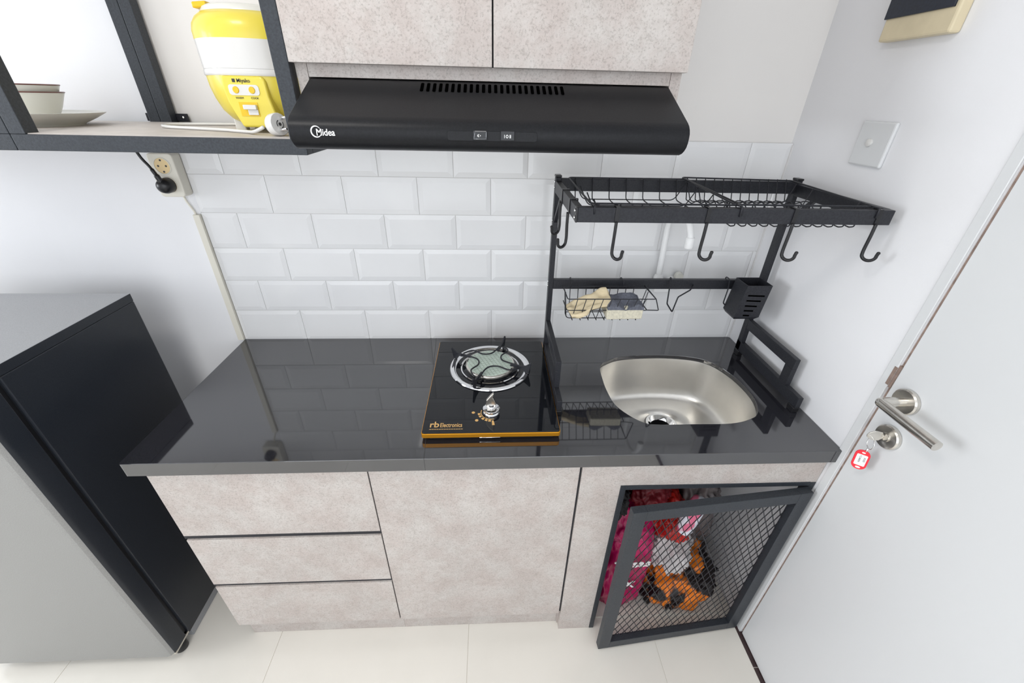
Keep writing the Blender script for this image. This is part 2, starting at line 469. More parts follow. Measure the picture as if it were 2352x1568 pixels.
# the side facing the camera
face = 1 if tn.dot(Vector((-0.8, -0.6, 0.6))) > 0 else -1
pz = tc0 + (tn*0.0034 if face > 0 else -tn*0.0007)
ydir = tx if face > 0 else -tx
for s, u, v, sz in (('A101', 0.0035, 0.0085, 0.0055), ('T.CAREN', -0.004, 0.012, 0.0045)):
    mt = frame_mtx(pz + ydir*u + tz*v, -tz, ydir)
    text('tag_writing', s, sz, mt, M_ink, tg, ext=0.0001)

# light switch and the panel above it on the right wall
sw = thing('light_switch', (W, -0.26, 1.387), 'white square light switch on the right wall', 'switch')
bm = BM(); box(bm, W-0.008, W, -0.3035, -0.2175, 1.387, 1.472); obj('switch_plate', bm, M_doorm, sw, bevel=0.003)
bm = BM(); lathe(bm, [(0.0, 0.0), (0.0075, 0.0), (0.0075, 0.0035), (0.006, 0.0045), (0.0, 0.0048)], (W-0.008, -0.256, 1.432), 24, '-x')
obj('switch_button', bm, M_white, sw, smooth=40)
pb = thing('wall_panel', (W, -0.26, 1.611), 'cream box with a dark navy face high on the right wall', 'wall panel')
bm = BM(); box(bm, W-0.022, W, -0.340, -0.187, 1.611, 1.78); obj('panel_body', bm, M_wood, pb, bevel=0.004)
bm = BM(); box(bm, W-0.026, W-0.0215, -0.332, -0.187, 1.648, 1.775); obj('dark_face', bm, M_navy, pb, bevel=0.001)

# ------------------------------------------------------------------ cable trunking, socket and plugs
tk = thing('cable_trunking', (-0.005, 0, H), 'cream cable trunking running up beside the tiles', 'trunking')
bm = BM(); box(bm, -0.017, 0.0005, -0.012, -0.0002, H+0.0005, 1.206); obj('channel', bm, M_cream, tk, bevel=0.0012)
bm = BM(); tube(bm, [(-0.010, -0.006, 1.2), (-0.012, -0.006, 1.215), (-0.022, -0.007, 1.24), (-0.026, -0.008, 1.262)], 0.0028, 8)
obj('cable', bm, M_cream, tk, smooth=True)
so = thing('wall_socket', (-0.033, 0, 1.257), 'cream double socket box under the wall shelf', 'socket')
bm = BM(); prism(bm, [(-0.062+0.031+a, 0.0, 1.3095+b) for a, b in rrect(0, 0, 0.062, 0.105, 0.009, 5)], (0, -0.034, 0))
obj('socket_box', bm, M_cream, so, bevel=0.003, bseg=3)
for zc in (1.3325, 1.2875):
    bm = BM(); lathe(bm, [(0.0205, 0.0), (0.0205, 0.0015), (0.0185, 0.0018), (0.0180, 0.0)], (-0.031, -0.0335, zc), 32, 'y')
    f = obj('socket_ring', bm, M_cream, so, smooth=40)
    bm = BM(); lathe(bm, [(0.018, 0.0), (0.018, 0.0012), (0.0, 0.0012)], (-0.031, -0.0335, zc), 32, 'y')
    g = obj('socket_insert', bm, M_creamin, f, smooth=40)
    bm = BM()
    for ax_, az in ((-0.0095, 0.0), (0.0095, 0.0), (0, 0.0135), (0, -0.0135)):
        lathe(bm, [(0.0024, 0.0), (0.0024, 0.0016), (0, 0.0016)], (-0.031+ax_, -0.0335, zc+az), 12, 'y')
    obj('contact_hole', bm, M_ink, f)
pl = thing('black_plug', (-0.031, -0.036, 1.2875), 'black round plug in the lower socket, its cord hanging from the shelf', 'plug')
bm = BM(); lathe(bm, [(0.0, 0.0), (0.018, 0.0), (0.0185, 0.006), (0.0185, 0.017), (0.015, 0.026), (0.008, 0.030), (0.0, 0.031)], (-0.031, -0.0355, 1.2875), 28, 'y')
obj('plug_body', bm, M_black, pl, smooth=40)
bm = BM()
cp = catmull([(-0.031, -0.058, 1.297), (-0.036, -0.060, 1.316), (-0.043, -0.061, 1.335), (-0.053, -0.063, 1.355), (-0.056, -0.068, 1.38), (-0.052, -0.075, 1.412)], 8)
tube(bm, cp, [0.0062]*8+[0.0045]*6+[0.0032]*(len(cp)-14), 10)
obj('cord', bm, M_black, pl, smooth=True)

# ------------------------------------------------------------------ wall shelves (two black steel frames with boards)
YF = -0.392; ZB, ZT = 1.4045, 1.4295
def shelf_unit(x0, x1, label, front_left=True):
    t = thing('wall_shelf', ((x0+x1)/2, YF/2, ZB), label, 'shelf', 'black steel wall shelves')
    T = 0.025
    for nm, b in (('front_rail', (x0, x1, YF, YF+T, ZB, ZT)), ('rear_rail', (x0, x1, -T-0.001, -0.001, ZB, ZT)),
                  ('side_rail', (x0, x0+T, YF+T, -T-0.001, ZB, ZT)), ('side_rail', (x1-T, x1, YF+T, -T-0.001, ZB, ZT))):
        bm = BM(); box(bm, *b); obj(nm, bm, M_shelfmetal, t, bevel=0.0012)
    for xa in (x0, x1-T):
        for ya in (YF, -T-0.001):
            bm = BM(); box(bm, xa, xa+T, ya, ya+T, ZT, 2.12); obj('post', bm, M_shelfmetal, t, bevel=0.0012)
    bm = BM(); box(bm, x0+0.0, x1-0.0, YF+0.004, -0.0265, ZT-0.003, ZT+0.0015)
    obj('shelf_board', bm, M_shelf, t)
    return t
s1 = shelf_unit(0.0005, 0.4785, 'black steel wall shelf holding the yellow cooker')
s2 = shelf_unit(-1.0, -0.0005, 'black steel wall shelf at the left holding white dishes')
for par, xa, xb in ((s1, 0.0255, 0.053), (s2, -0.046, -0.0255)):
    bm = BM(); box(bm, xa, xb, -0.004, -0.0005, 1.4315, 1.4485)
    br = obj('wall_bracket', bm, M_blkmetal, par, bevel=0.001)
    bm = BM(); lathe(bm, [(0, 0), (0.004, 0), (0.0035, 0.0018), (0, 0.002)], ((xa+xb)/2+0.002, -0.004, 1.440), 14, 'y')
    obj('screw', bm, M_chrome, br, smooth=True)

# dishes on the left shelf
ZS = ZT+0.0016
bm = BM(); c = (-0.128, -0.205, ZS)
lathe(bm, [(0.0, 0.002), (0.070, 0.002), (0.072, 0.0), (0.078, 0.0), (0.080, 0.003), (0.100, 0.012), (0.118, 0.022), (0.1195, 0.0235), (0.117, 0.0240), (0.098, 0.0145), (0.079, 0.0065), (0.0, 0.0055)], c, 64)
tag(obj('plate', bm, M_porc, smooth=40, org=c), 'large deep white plate under the bowls on the left shelf', 'plate')
def bowl(z, r, label, marks=False, taper=0.55, h=0.045):
    t = thing('bowl', (-0.133, -0.19, z), label, 'bowl', 'white bowls stacked on the plate')
    c = (-0.133, -0.19, z)
    bm = BM()
    lathe(bm, [(0.0, 0.002), (r*taper-0.003, 0.002), (r*taper-0.002, 0.0), (r*taper, 0.0), (r*taper+0.001, 0.004), (r*0.78, h*0.5), (r-0.001, h-0.0006), (r-0.003, h-0.0006), (r*0.75, h*0.5), (r*taper-0.002, 0.006), (0.0, 0.005)], c, 56)
    obj('bowl_body', bm, M_porc, t, smooth=40)
    bm = BM(); tube(bm, [(c[0]+(r-0.0012)*cos(2*pi*k/56), c[1]+(r-0.0012)*sin(2*pi*k/56), z+h) for k in range(56)], 0.0012, 6, closed=True)
    obj('rim_line', bm, M_rimred, t, smooth=True)
    return t
bowl(ZS+0.0058, 0.0615, 'lower white bowl with a dark rim standing on the big plate', h=0.0520)
bowl(ZS+0.0175, 0.0590, 'upper white bowl nested in the lower bowl, topmost of the dishes', h=0.0530, taper=0.5)

# ------------------------------------------------------------------ yellow cooker
CX, CY = 0.356, -0.198
ck = thing('rice_cooker', (CX, CY, ZS), 'yellow and white tiered electric cooker on the wall shelf', 'rice cooker')
def lz(prof): return [(r, z-ZS) for r, z in prof]
c = (CX, CY, ZS)
bm = BM(); lathe(bm, lz([(0.0, 1.4405), (0.052, 1.4405), (0.064, 1.443), (0.080, 1.452), (0.092, 1.4665), (0.0995, 1.486), (0.1035, 1.505), (0.1045, 1.5225), (0.0, 1.5225)]), c, 72)
base = obj('base', bm, M_yellow, ck, smooth=40)
bm = BM(); lathe(bm, lz([(0.0, 1.5225), (0.1055, 1.5225), (0.1065, 1.524), (0.1065, 1.531), (0.1050, 1.533), (0.1058, 1.5335), (0.1065, 1.577), (0.0, 1.577)]), c, 72)
obj('steam_tier', bm, M_white, ck, smooth=40)
bm = BM(); lathe(bm, lz([(0.0, 1.577), (0.1065, 1.577), (0.1065, 1.590), (0.1035, 1.601), (0.0965, 1.611), (0.086, 1.6185), (0.0, 1.6185)]), c, 72)
lid = obj('lid', bm, M_yellow, ck, smooth=40)
bm = BM(); lathe(bm, lz([(0.0, 1.618), (0.0865, 1.618), (0.0845, 1.624), (0.078, 1.628), (0.0, 1.631)]), c, 72)
obj('lid_cap', bm, M_porc, ck, smooth=40)
bm = BM(); prism(bm, [(CX-0.074, CY-0.050+a, 1.6225+b) for a, b in rrect(0, 0.003, 0.024, 0.009, 0.003, 4)], (0.024, 0, 0.002))
obj('lid_knob', bm, M_yellowd, ck, bevel=0.002)
for sx, sy in ((-1, -1), (1, -1), (-1, 1), (1, 1)):
    bm = BM(); box(bm, CX+sx*0.058-0.010, CX+sx*0.058+0.010, CY+sy*0.035-0.008, CY+sy*0.035+0.008, ZS, 1.456)
    obj('foot', bm, M_white, ck, bevel=0.002)
# front control panel following the body
def R_at(z):
    P = [(0.064, 1.443), (0.080, 1.452), (0.092, 1.4665), (0.0995, 1.486), (0.1035, 1.505), (0.1045, 1.5225)]
    if z <= P[0][1]: return P[0][0]
    for (r0, z0), (r1, z1) in zip(P, P[1:]):
        if z <= z1: return r0+(r1-r0)*(z-z0)/(z1-z0)
    return P[-1][0]
bm = BM()
def ppt(u, z): return (CX+u, CY-0.1045, z)
outl = [(-0.037, 1.522), (0.033, 1.522), (0.038, 1.516), (0.039, 1.490), (0.043, 1.470), (0.047, 1.450), (0.048, 1.4405), (-0.020, 1.4405), (-0.028, 1.460), (-0.036, 1.480), (-0.0385, 1.500)]
prism(bm, [ppt(u, z) for u, z in outl], (0, 0.062, 0))
cpn = obj('control_panel', bm, M_yellow, ck, bevel=0.004, bseg=3)
fy = CY-0.1045
bm = BM(); prism(bm, [(CX-0.0015+a, fy, 1.5005+b) for a, b in rrect(0, 0, 0.053, 0.0165, 0.005, 4)], (0, -0.0012, 0))
lp = obj('lamp_plate', bm, M_white, cpn)
for sx in (-0.0155, 0.0125):
    bm = BM(); lathe(bm, [(0.0, 0.0), (0.0058, 0.0), (0.005, 0.0016), (0.0, 0.002)], (CX+sx, fy-0.001, 1.5005), 24, 'y')
    obj('indicator_lamp', bm, M_yellowd, cpn, smooth=40)
bm = BM(); box(bm, CX-0.017, CX+0.016, fy-0.0008, fy+0.001, 1.459, 1.4815); obj('switch_recess', bm, M_yellowd, cpn)
bm = BM(); box(bm, CX-0.008, CX+0.015, fy-0.008, fy-0.0005, 1.470, 1.4775)
box(bm, CX-0.003, CX+0.015, fy-0.003, fy-0.0005, 1.461, 1.470)
obj('cook_switch', bm, M_white, cpn, bevel=0.001)
mt = frame_mtx((CX-0.018, fy-0.0006, 1.5125), (1,0,0), (0,0,1))
text('brand_writing', 'Miyako', 0.0082, frame_mtx((CX-0.011, fy-0.0004, 1.5122), (1,0,0), (0,0,1)), M_ink, cpn, ext=0.0002, bold=0.0001)
bm = BM(); box(bm, CX-0.0185, CX-0.0135, fy-0.0006, fy, 1.5122, 1.5175); obj('brand_mark', bm, M_ink, cpn)
text('lamp_writing', 'WARM', 0.0046, frame_mtx((CX-0.020, fy-0.0004, 1.4865), (1,0,0), (0,0,1)), M_ink, cpn, ext=0.0002)
text('lamp_writing', 'COOK', 0.0046, frame_mtx((CX+0.007, fy-0.0004, 1.4865), (1,0,0), (0,0,1)), M_ink, cpn, ext=0.0002)
# mains cord looping on the shelf, plug at its end
bm = BM()
zc = ZS+0.0032
tube(bm, catmull([(0.30, -0.10, zc), (0.20, -0.12, zc), (0.13, -0.14, zc), (0.112, -0.175, zc), (0.14, -0.225, zc), (0.21, -0.255, zc), (0.29, -0.285, zc), (0.345, -0.315, zc), (0.372, -0.340, zc+0.002), (0.395, -0.352, zc+0.010)], 8), 0.0030, 8)
cd = obj('power_cord', bm, M_white, ck, smooth=True)
pa = Vector((0.427, -0.357, 1.4500)); dr = Vector((0.80, -0.42, 0.12)).normalized()
def along(bm, P0, d_, prof, seg=20):
    u = d_.orthogonal().normalized(); w = d_.cross(u)
    rings = [[bm.verts.new(P0+d_*h+u*r*cos(2*pi*k/seg)+w*r*sin(2*pi*k/seg)) for k in range(seg)] for r, h in prof]
    for A, B in zip(rings, rings[1:]):
        for k in range(seg): bm.faces.new((A[k], A[(k+1)%seg], B[(k+1)%seg], B[k]))
    bm.faces.new(rings[0]); bm.faces.new(rings[-1])
bm = BM(); along(bm, pa-dr*0.030, dr, [(0.0045, 0), (0.0065, 0.004), (0.009, 0.008), (0.0165, 0.013), (0.0180, 0.017), (0.0180, 0.030), (0.0172, 0.031)])
pg = obj('plug', bm, M_white, ck, smooth=40)
side = Vector((0, 0, 1)).cross(dr).normalized()
upv = (Vector((0.25, 0.3, 1)) - dr*dr.dot(Vector((0.25, 0.3, 1)))).normalized()
bm = BM()
for s in (-1, 1): along(bm, pa+upv*s*0.0095, dr, [(0.0024, 0), (0.0024, 0.017), (0.0018, 0.019)], 12)
obj('plug_pin', bm, M_chrome, cd, smooth=40)
bm = BM(); along(bm, pa+dr*0.0009, dr, [(0.0028, 0), (0.0028, 0.0004)], 14)
for s in (-1, 1):
    sd = upv.cross(dr)
    arc = [pa+dr*0.0012+sd*s*0.0062*cos(a)+upv*0.0062*sin(a) for a in [radians(q) for q in range(-50, 51, 10)]]
    tube(bm, arc, 0.0008, 5)
obj('plug_mark', bm, M_ink, cd)

# ------------------------------------------------------------------ upper cabinet
UX0, UX1 = 0.4825, 1.1200
uc = thing('wall_cabinet', ((UX0+UX1)/2, -0.2, 1.42), 'concrete-look wall cabinet with two doors above the cooker hood', 'cabinet')
bm = BM()
box(bm, UX0, UX0+0.018, -0.378, 0.004, 1.452, 2.12)
box(bm, UX1-0.018, UX1, -0.378, 0.004, 1.452, 2.12)
box(bm, UX0+0.018, UX1-0.018, -0.370, 0.004, 1.60, 1.618)
box(bm, UX0+0.018, UX1-0.018, -0.370, 0.004, 2.10, 2.12)
obj('carcass', bm, M_lam, uc, bevel=0.0005)
bm = BM(); box(bm, UX0+0.0185, UX1-0.0185, -0.3775, -0.36, 1.521, 1.60)
obj('fascia_panel', bm, M_lam, uc, bevel=0.0005)
for a, b in ((UX0-0.001, 0.8000), (0.8025, UX1+0.001)):
    bm = BM(); box(bm, a, b, -0.3985, -0.3800, 1.5395, 2.12); obj('door', bm, M_lam, uc, bevel=0.0006)
bm = BM(); box(bm, 0.7995, 0.803, -0.3805, -0.3785, 1.54, 2.12); obj('door_gap', bm, M_dark, uc)

# ------------------------------------------------------------------ cooker hood
HX0, HX1 = 0.5022, 1.1010
hood = thing('range_hood', (0.8, -0.25, 1.42), 'black slim cooker hood under the wall cabinet', 'range hood')
prof = [(0.004, 1.5195), (-0.374, 1.5195), (-0.380, 1.5185), (-0.385, 1.5165), (-0.488, 1.4705), (-0.495, 1.4665), (-0.500, 1.4615), (-0.503, 1.4560), (-0.5037, 1.4500), (-0.5033, 1.4435), (-0.501, 1.4370), (-0.496, 1.4315), (-0.489, 1.4270), (-0.480, 1.4240), (-0.470, 1.4230), (0.004, 1.4230)]
bm = BM()
n = len(prof)
ins = 0.006
A = [bm.verts.new((HX0, y, z)) for y, z in prof]; B = [bm.verts.new((HX1, y, z)) for y, z in prof]
for i in range(n): bm.faces.new((A[i], A[(i+1)%n], B[(i+1)%n], B[i]))
bm.faces.new(A[::-1]); bm.faces.new(B)
hb = obj('hood_body', bm, M_hood, hood, smooth=25, bevel=0.0008)
# vents on the slope
sl = Vector((0, -0.103, -0.046)).normalized(); sn = Vector((0, -0.046, 0.103)).normalized()
bm = BM()
for k in range(24):
    x = 0.6865 + k*(0.9155-0.6865)/23
    p0 = Vector((x, -0.3895, 1.5148)) + sn*0.0001
    out = rrect(0, 0, 0.0052, 0.029, 0.0025, 3)
    cc = p0+sl*0.0115
    prism(bm, [cc+Vector((1,0,0))*a+sl*b for a, b in out], sn*0.0003)
obj('vent_grille', bm, M_vent, hood)
bm = BM(); prism(bm, [(0.800+a, -0.5034, 1.4478+b) for a, b in rrect(0, 0, 0.135, 0.0135, 0.004, 3)], (0, -0.0012, 0))
stp = obj('switch_strip', bm, M_hood, hood, bevel=0.0008)
for xc, nm in ((0.7815, 'light_switch_button'), (0.8225, 'fan_switch_button')):
    bm = BM(); box(bm, xc-0.0105, xc+0.0105, -0.5075, -0.5040, 1.4425, 1.4555)
    b1 = obj(nm, bm, M_gloss, hood, bevel=0.0007)
    if nm.startswith('light'):
        bm = BM(); tube(bm, [(xc-0.009, -0.5078, 1.444), (xc+0.009, -0.5078, 1.444), (xc+0.009, -0.5078, 1.4545), (xc-0.0075, -0.5078, 1.4545)], 0.0004, 4, closed=True)
        obj('clear_edge', bm, M_chrome, b1)
        bm = BM(); lathe(bm, [(0, 0), (0.0019, 0), (0.0019, 0.0003), (0, 0.0003)], (xc-0.002, -0.5075, 1.4487), 12, 'y')
        prism(bm, [(xc-0.002, -0.5075, 1.4505), (xc-0.002, -0.5075, 1.4469), (xc+0.0015, -0.5075, 1.4487)], (0, -0.0003, 0))
        obj('lamp_symbol', bm, M_print, b1)
    else:
        text('switch_writing', 'I O II', 0.0062, frame_mtx((xc, -0.5076, 1.4462), (1,0,0), (0,0,1)), M_print, b1, ext=0.0002, bold=0.00015, align='CENTER', sx=0.8)
# brand mark, lower left of the front
bm = BM()
lc = (0.5422, -0.5040, 1.4497)
rg = [(lc[0]+0.0072*cos(a), lc[1], lc[2]+0.0072*sin(a)) for a in [radians(35+q) for q in range(0, 306, 12)]]
tube(bm, rg, [0.0004+0.0007*sin(pi*i/(len(rg)-1)) for i in range(len(rg))], 6)
obj('brand_ring', bm, M_print, hood)
text('brand_writing', 'Midea', 0.0125, frame_mtx((0.5415, -0.5040, 1.4448), (1,0,0), (0,0,1)), M_print, hood, ext=0.0003, bold=0.0002, sx=0.90, shear=0.05)
bm = BM(); box(bm, HX0+0.03, HX1-0.03, -0.44, -0.05, 1.4224, 1.4245)
obj('grease_filter', bm, M_satin, hood)

# ------------------------------------------------------------------ worktop with sink cut-out
sink_pts = [(1.1216,-0.1793),(1.1145,-0.2486),(1.1143,-0.3006),(1.1209,-0.354),(1.1425,-0.3941),(1.172,-0.4240),(1.205,-0.4345),(1.30,-0.4350),(1.395,-0.4345),(1.4518,-0.4195),(1.4847,-0.3963),(1.5068,-0.3458),(1.5120,-0.2900),(1.5020,-0.2200),(1.4750,-0.1600),(1.4240,-0.1290),(1.3250,-0.1150),(1.2040,-0.1240),(1.1470,-0.150)]
sink_loop = [Vector((x, y, 0)) for x, y in sink_pts]
sink_loop = catmull([(p.x, p.y, 0) for p in sink_loop], 5, closed=True)
ct = thing('worktop', (0.8, -0.27, H-0.0375), 'polished black stone worktop with an undermount sink opening', 'worktop')
bm = BM()
def loop(bm, pts, z):
    vs = [bm.verts.new((p[0], p[1], z)) for p in pts]
    es = [bm.edges.new((vs[i], vs[(i+1)%len(vs)])) for i in range(len(vs))]
    return vs, es
outer = [(0.0, -0.0005), (0.0, -D+0.004), (0.004, -D), (W-0.0005, -D), (W-0.0005, -0.0005)]
ot, oe = loop(bm, outer, H); it, ie = loop(bm, sink_loop, H)
bmesh.ops.triangle_fill(bm, use_beauty=True, use_dissolve=False, edges=oe+ie)
ob, obe = loop(bm, outer, H-0.0375); ib, ibe = loop(bm, sink_loop, H-0.0120)
bmesh.ops.triangle_fill(bm, use_beauty=True, use_dissolve=False, edges=obe+ibe)
for A, B in ((ot, ob), (it, ib)):
    n = len(A)
    for i in range(n): bm.faces.new((A[i], A[(i+1)%n], B[(i+1)%n], B[i]))
obj('slab', bm, M_granite, ct, bevel=0.0012)
bm = BM(); prism(bm, [(0.6135, -0.002, H-0.001), (0.6145, -0.002, H-0.001), (0.6470, -D-0.0003, H-0.001), (0.6460, -D-0.0003, H-0.001)], (0, 0, 0.0012))
box(bm, 0.6460, 0.6470, -D-0.0002, -D+0.001, H-0.0372, H-0.001)
obj('slab_joint', bm, M_joint, ct)

# sink bowl
sk = thing('sink', (1.31, -0.28, H-0.20), 'brushed steel sink bowl set under the worktop', 'sink')
cen = Vector((1.305, -0.29, 0))
bm = BM()
lev = [(1.06, H-0.0160), (1.006, H-0.0125), (0.998, H-0.0130), (0.992, H-0.020), (0.980, H-0.070), (0.955, H-0.115), (0.925, H-0.138), (0.87, H-0.150), (0.78, H-0.1545), (0.5, H-0.158), (0.20, H-0.160)]
dc = Vector((1.315, -0.256, 0))
rings = []
for s, z in lev:
    mixf = 0 if s > 0.9 else (0.9-s)/0.7
    cc = cen.lerp(dc, min(1, mixf))
    ring = []
    for p in sink_loop:
        q = cc+(Vector((p.x, p.y, 0))-cen)*s
        if s < 0.35:
            dd = (Vector((p.x, p.y, 0))-cen).normalized(); q = dc+dd*0.045
        ring.append(bm.verts.new((q.x, q.y, z)))
    rings.append(ring)
for A, B in zip(rings, rings[1:]):
    n = len(A)
    for i in range(n): bm.faces.new((A[i], A[(i+1)%n], B[(i+1)%n], B[i]))
so_ = obj('bowl', bm, M_steel, sk, smooth=60)
sm = so_.modifiers.new('thick', 'SOLIDIFY'); sm.thickness = 0.0012; sm.offset = -1
bm = BM(); lathe(bm, [(0.047, 0.0015), (0.046, 0.003), (0.040, 0.0025), (0.036, -0.004), (0.031, -0.010)], (dc.x, dc.y, H-0.161), 40)
obj('drain_ring', bm, M_chrome, sk, smooth=50)
bm = BM(); lathe(bm, [(0.033, -0.010), (0.030, -0.030), (0.0, -0.030)], (dc.x, dc.y, H-0.161), 40)
obj('drain_cup', bm, M_black, sk, smooth=50)

# ------------------------------------------------------------------ base units
CF = -0.515
def unit(name, label, x0, x1, plinth=True):
    t = thing(name, ((x0+x1)/2, -0.25, 0), label, 'cabinet')
    bm = BM()
    box(bm, x0, x0+0.016, CF+0.0205, -0.002, 0.0985, H-0.038)
    box(bm, x1-0.016, x1, CF+0.0205, -0.002, 0.0985, H-0.038)
    if plinth: box(bm, x0+0.016, x1-0.016, CF+0.0205, -0.002, 0.0985, 0.116)
    box(bm, x0+0.016, x1-0.016, CF+0.0205, CF+0.06, H-0.056, H-0.038)
    obj('carcass', bm, M_lam, t, bevel=0.0005)
    return t
u1 = unit('drawer_cabinet', 'concrete-look base cabinet with three drawers beside the fridge', 0.0225, 0.5095)
ZTOP = H-0.039
for z0, z1 in ((0.5345, ZTOP), (0.3185, 0.5170), (0.098, 0.3040)):
    bm = BM(); box(bm, 0.0225, 0.5088, CF, CF+0.018, z0, z1); obj('drawer', bm, M_lam, u1, bevel=0.0006)
for z0, z1 in ((0.5170, 0.5345), (0.3040, 0.3185)):
    bm = BM(); box(bm, 0.0165, 0.5088, CF+0.005, CF+0.018, z0+0.0003, z1-0.0003); obj('grip_channel', bm, M_dark, u1)
bm = BM(); box(bm, 0.0300, 0.5098, CF+0.024, -0.04, 0.0, 0.0983); obj('plinth', bm, M_lam, u1)
u2 = unit('door_cabinet', 'concrete-look base cabinet with one wide door in the middle', 0.5105, 1.0060)
bm = BM(); box(bm, 0.5118, 1.0045, CF, CF+0.018, 0.098, ZTOP); obj('door', bm, M_lam, u2, bevel=0.0006)
bm = BM(); box(bm, 0.5101, 1.0062, CF+0.024, -0.04, 0.0, 0.0983); obj('plinth', bm, M_lam, u2)
bm = BM(); box(bm, 0.5090, 0.5116, CF+0.004, CF+0.020, 0.10, ZTOP); obj('side_gap', bm, M_dark, u2)
u3 = thing('sink_cabinet', (1.31, -0.25, 0), 'concrete-look base cabinet under the sink with a black mesh door', 'cabinet')
bm = BM()
box(bm, 1.0065, 1.0225, CF+0.0185, -0.002, 0.0, H-0.038)
obj('carcass', bm, M_lam, u3, bevel=0.0005)
bm = BM()
prism(bm, [(1.0105, CF, 0.0), (1.112, CF, 0.0), (1.112, CF, 0.686), (W-0.001, CF, 0.683), (W-0.001, CF, ZTOP), (1.0105, CF, ZTOP)], (0, 0.018, 0))
obj('front_panel', bm, M_lam, u3, bevel=0.0005)
bm = BM(); box(bm, 1.0048, 1.0103, CF+0.006, CF+0.018, 0.099, ZTOP); obj('side_gap', bm, M_dark, u3)
bm = BM(); box(bm, 1.03, W-0.002, CF+0.03, -0.004, 0.0003, 0.004); obj('bottom_board', bm, M_floor, u3)
# black steel frame lining the opening
bm = BM()
box(bm, 1.1122, 1.1262, CF-0.001, CF+0.024, 0.001, 0.6855)
box(bm, 1.1262, 1.5960, CF-0.001, CF+0.024, 0.6705, 0.6845)
box(bm, 1.5960, W-0.0015, CF-0.001, CF+0.024, 0.001, 0.6830)
obj('opening_frame', bm, M_shelfmetal, u3, bevel=0.0008)
# mesh door, hinged on the right, slightly open
hinge = Vector((1.5945, CF-0.0015, 0)); ang = radians(5.6)
ud = Vector((-cos(ang), -sin(ang), 0)); nd = Vector((sin(ang), -cos(ang), 0))   # along the leaf, out of the leaf
def leaf(u, z, o=0.0): return hinge+ud*u+nd*o+Vector((0, 0, z))
def leafbox(bm, u0, u1, z0, z1, o0=0.0, o1=0.020):
    v = [bm.verts.new(leaf(u, z, o)) for u, z, o in ((u0,z0,o0),(u1,z0,o0),(u1,z0,o1),(u0,z0,o1),(u0,z1,o0),(u1,z1,o0),(u1,z1,o1),(u0,z1,o1))]
    for f in ((0,3,2,1),(4,5,6,7),(0,1,5,4),(1,2,6,5),(2,3,7,6),(3,0,4,7)): bm.faces.new([v[i] for i in f])
LW, LZ0, LZ1, FT = 0.472, 0.011, 0.669, 0.035
bm = BM()
leafbox(bm, 0, FT, LZ0, LZ1); leafbox(bm, LW-FT, LW, LZ0, LZ1)
leafbox(bm, FT, LW-FT, LZ0, LZ0+FT); leafbox(bm, FT, LW-FT, LZ1-FT, LZ1)
md = obj('mesh_door', bm, M_shelfmetal, u3, bevel=0.001)
bm = BM()
u0, u1_, z0, z1 = FT-0.004, LW-FT+0.004, LZ0+FT-0.004, LZ1-FT+0.004
wc, hc = 0.0230, 0.046
nc = int((u1_-u0)/(wc/2))
for i in range(nc+1):
    base = u0+i*wc/2
    pts = []; k = 0; z = z0
    while z < z1+1e-6:
        du = (wc/2-0.0006) if (k+i) % 2 else 0.0006
        u = min(base+du, u1_)
        pts.append(leaf(u, z, 0.004)); k += 1; z += hc/2
    pts.append(leaf(min(base+((wc/2) if (k+i) % 2 else 0)*0.6+0.002, u1_), z1, 0.004))
    tube(bm, pts, 0.0011, 4, flat=(0.0015, 0.0020), up=tuple(nd))
obj('expanded_mesh', bm, M_blkmetal, md)
bm = BM(); 
for z in (0.08, 0.62):
    bm = BM(); tube(bm, [hinge+Vector((0.004, -0.004, z)), hinge+Vector((0.004, -0.004, z+0.04))], 0.004, 12)
    obj('hinge', bm, M_blkmetal, md, smooth=40)

# ------------------------------------------------------------------ things in the sink cabinet
def bag(name, c, rad, m, label, cat='bag', **kw):
    bm = BM(); zmin = kw.pop('zmin', 0.005)
    blob(bm, c, rad, zmin=zmin, ymin=-0.494, xmax=1.590, xmin=1.05, **kw)
    o = obj(name, bm, m, smooth=True, org=(c[0], c[1], max(zmin, c[2]-rad[2])))
    return tag(o, label, cat)
mg = bag('plastic_bag', (1.205, -0.390, 0.232), (0.088, 0.098, 0.228), M_magenta, 'tall magenta plastic bag with white print behind the mesh door', seed=3, amp=0.22, freq=2.2, power=0.72)
bag('plastic_bag', (1.420, -0.385, 0.098), (0.120, 0.108, 0.098), M_tiger, 'orange and black plastic bag on the cabinet floor', seed=5, amp=0.42, freq=2.6, power=0.85)
bag('plastic_bag', (1.365, -0.385, 0.262), (0.070, 0.085, 0.070), M_film, 'crumpled white plastic bag above the orange and black bag', seed=8, amp=0.5, freq=2.8, zmin=0.185)
bag('plastic_bag', (1.345, -0.375, 0.395), (0.056, 0.085, 0.072), M_red, 'bright red plastic bag on top of the white bag', seed=11, amp=0.4, freq=2.6, zmin=0.31)
bag('plastic_bag', (1.450, -0.315, 0.370), (0.060, 0.075, 0.180), M_grey, 'grey plastic bag standing right of the red bag', seed=14, amp=0.45, freq=2.6, power=0.85, zmin=0.20)
bag('cloth_bundle', (1.262, -0.365, 0.500), (0.058, 0.080, 0.050), M_dred, 'dark red cloth on top of the magenta bag', cat='cloth', seed=17, amp=0.4, freq=2.4, zmin=0.44)
bag('cloth_bundle', (1.155, -0.395, 0.505), (0.036, 0.060, 0.050), M_blackcloth, 'crumpled black cloth on the left of the dark red cloth', cat='cloth', seed=21, amp=0.5, freq=2.6, zmin=0.445)
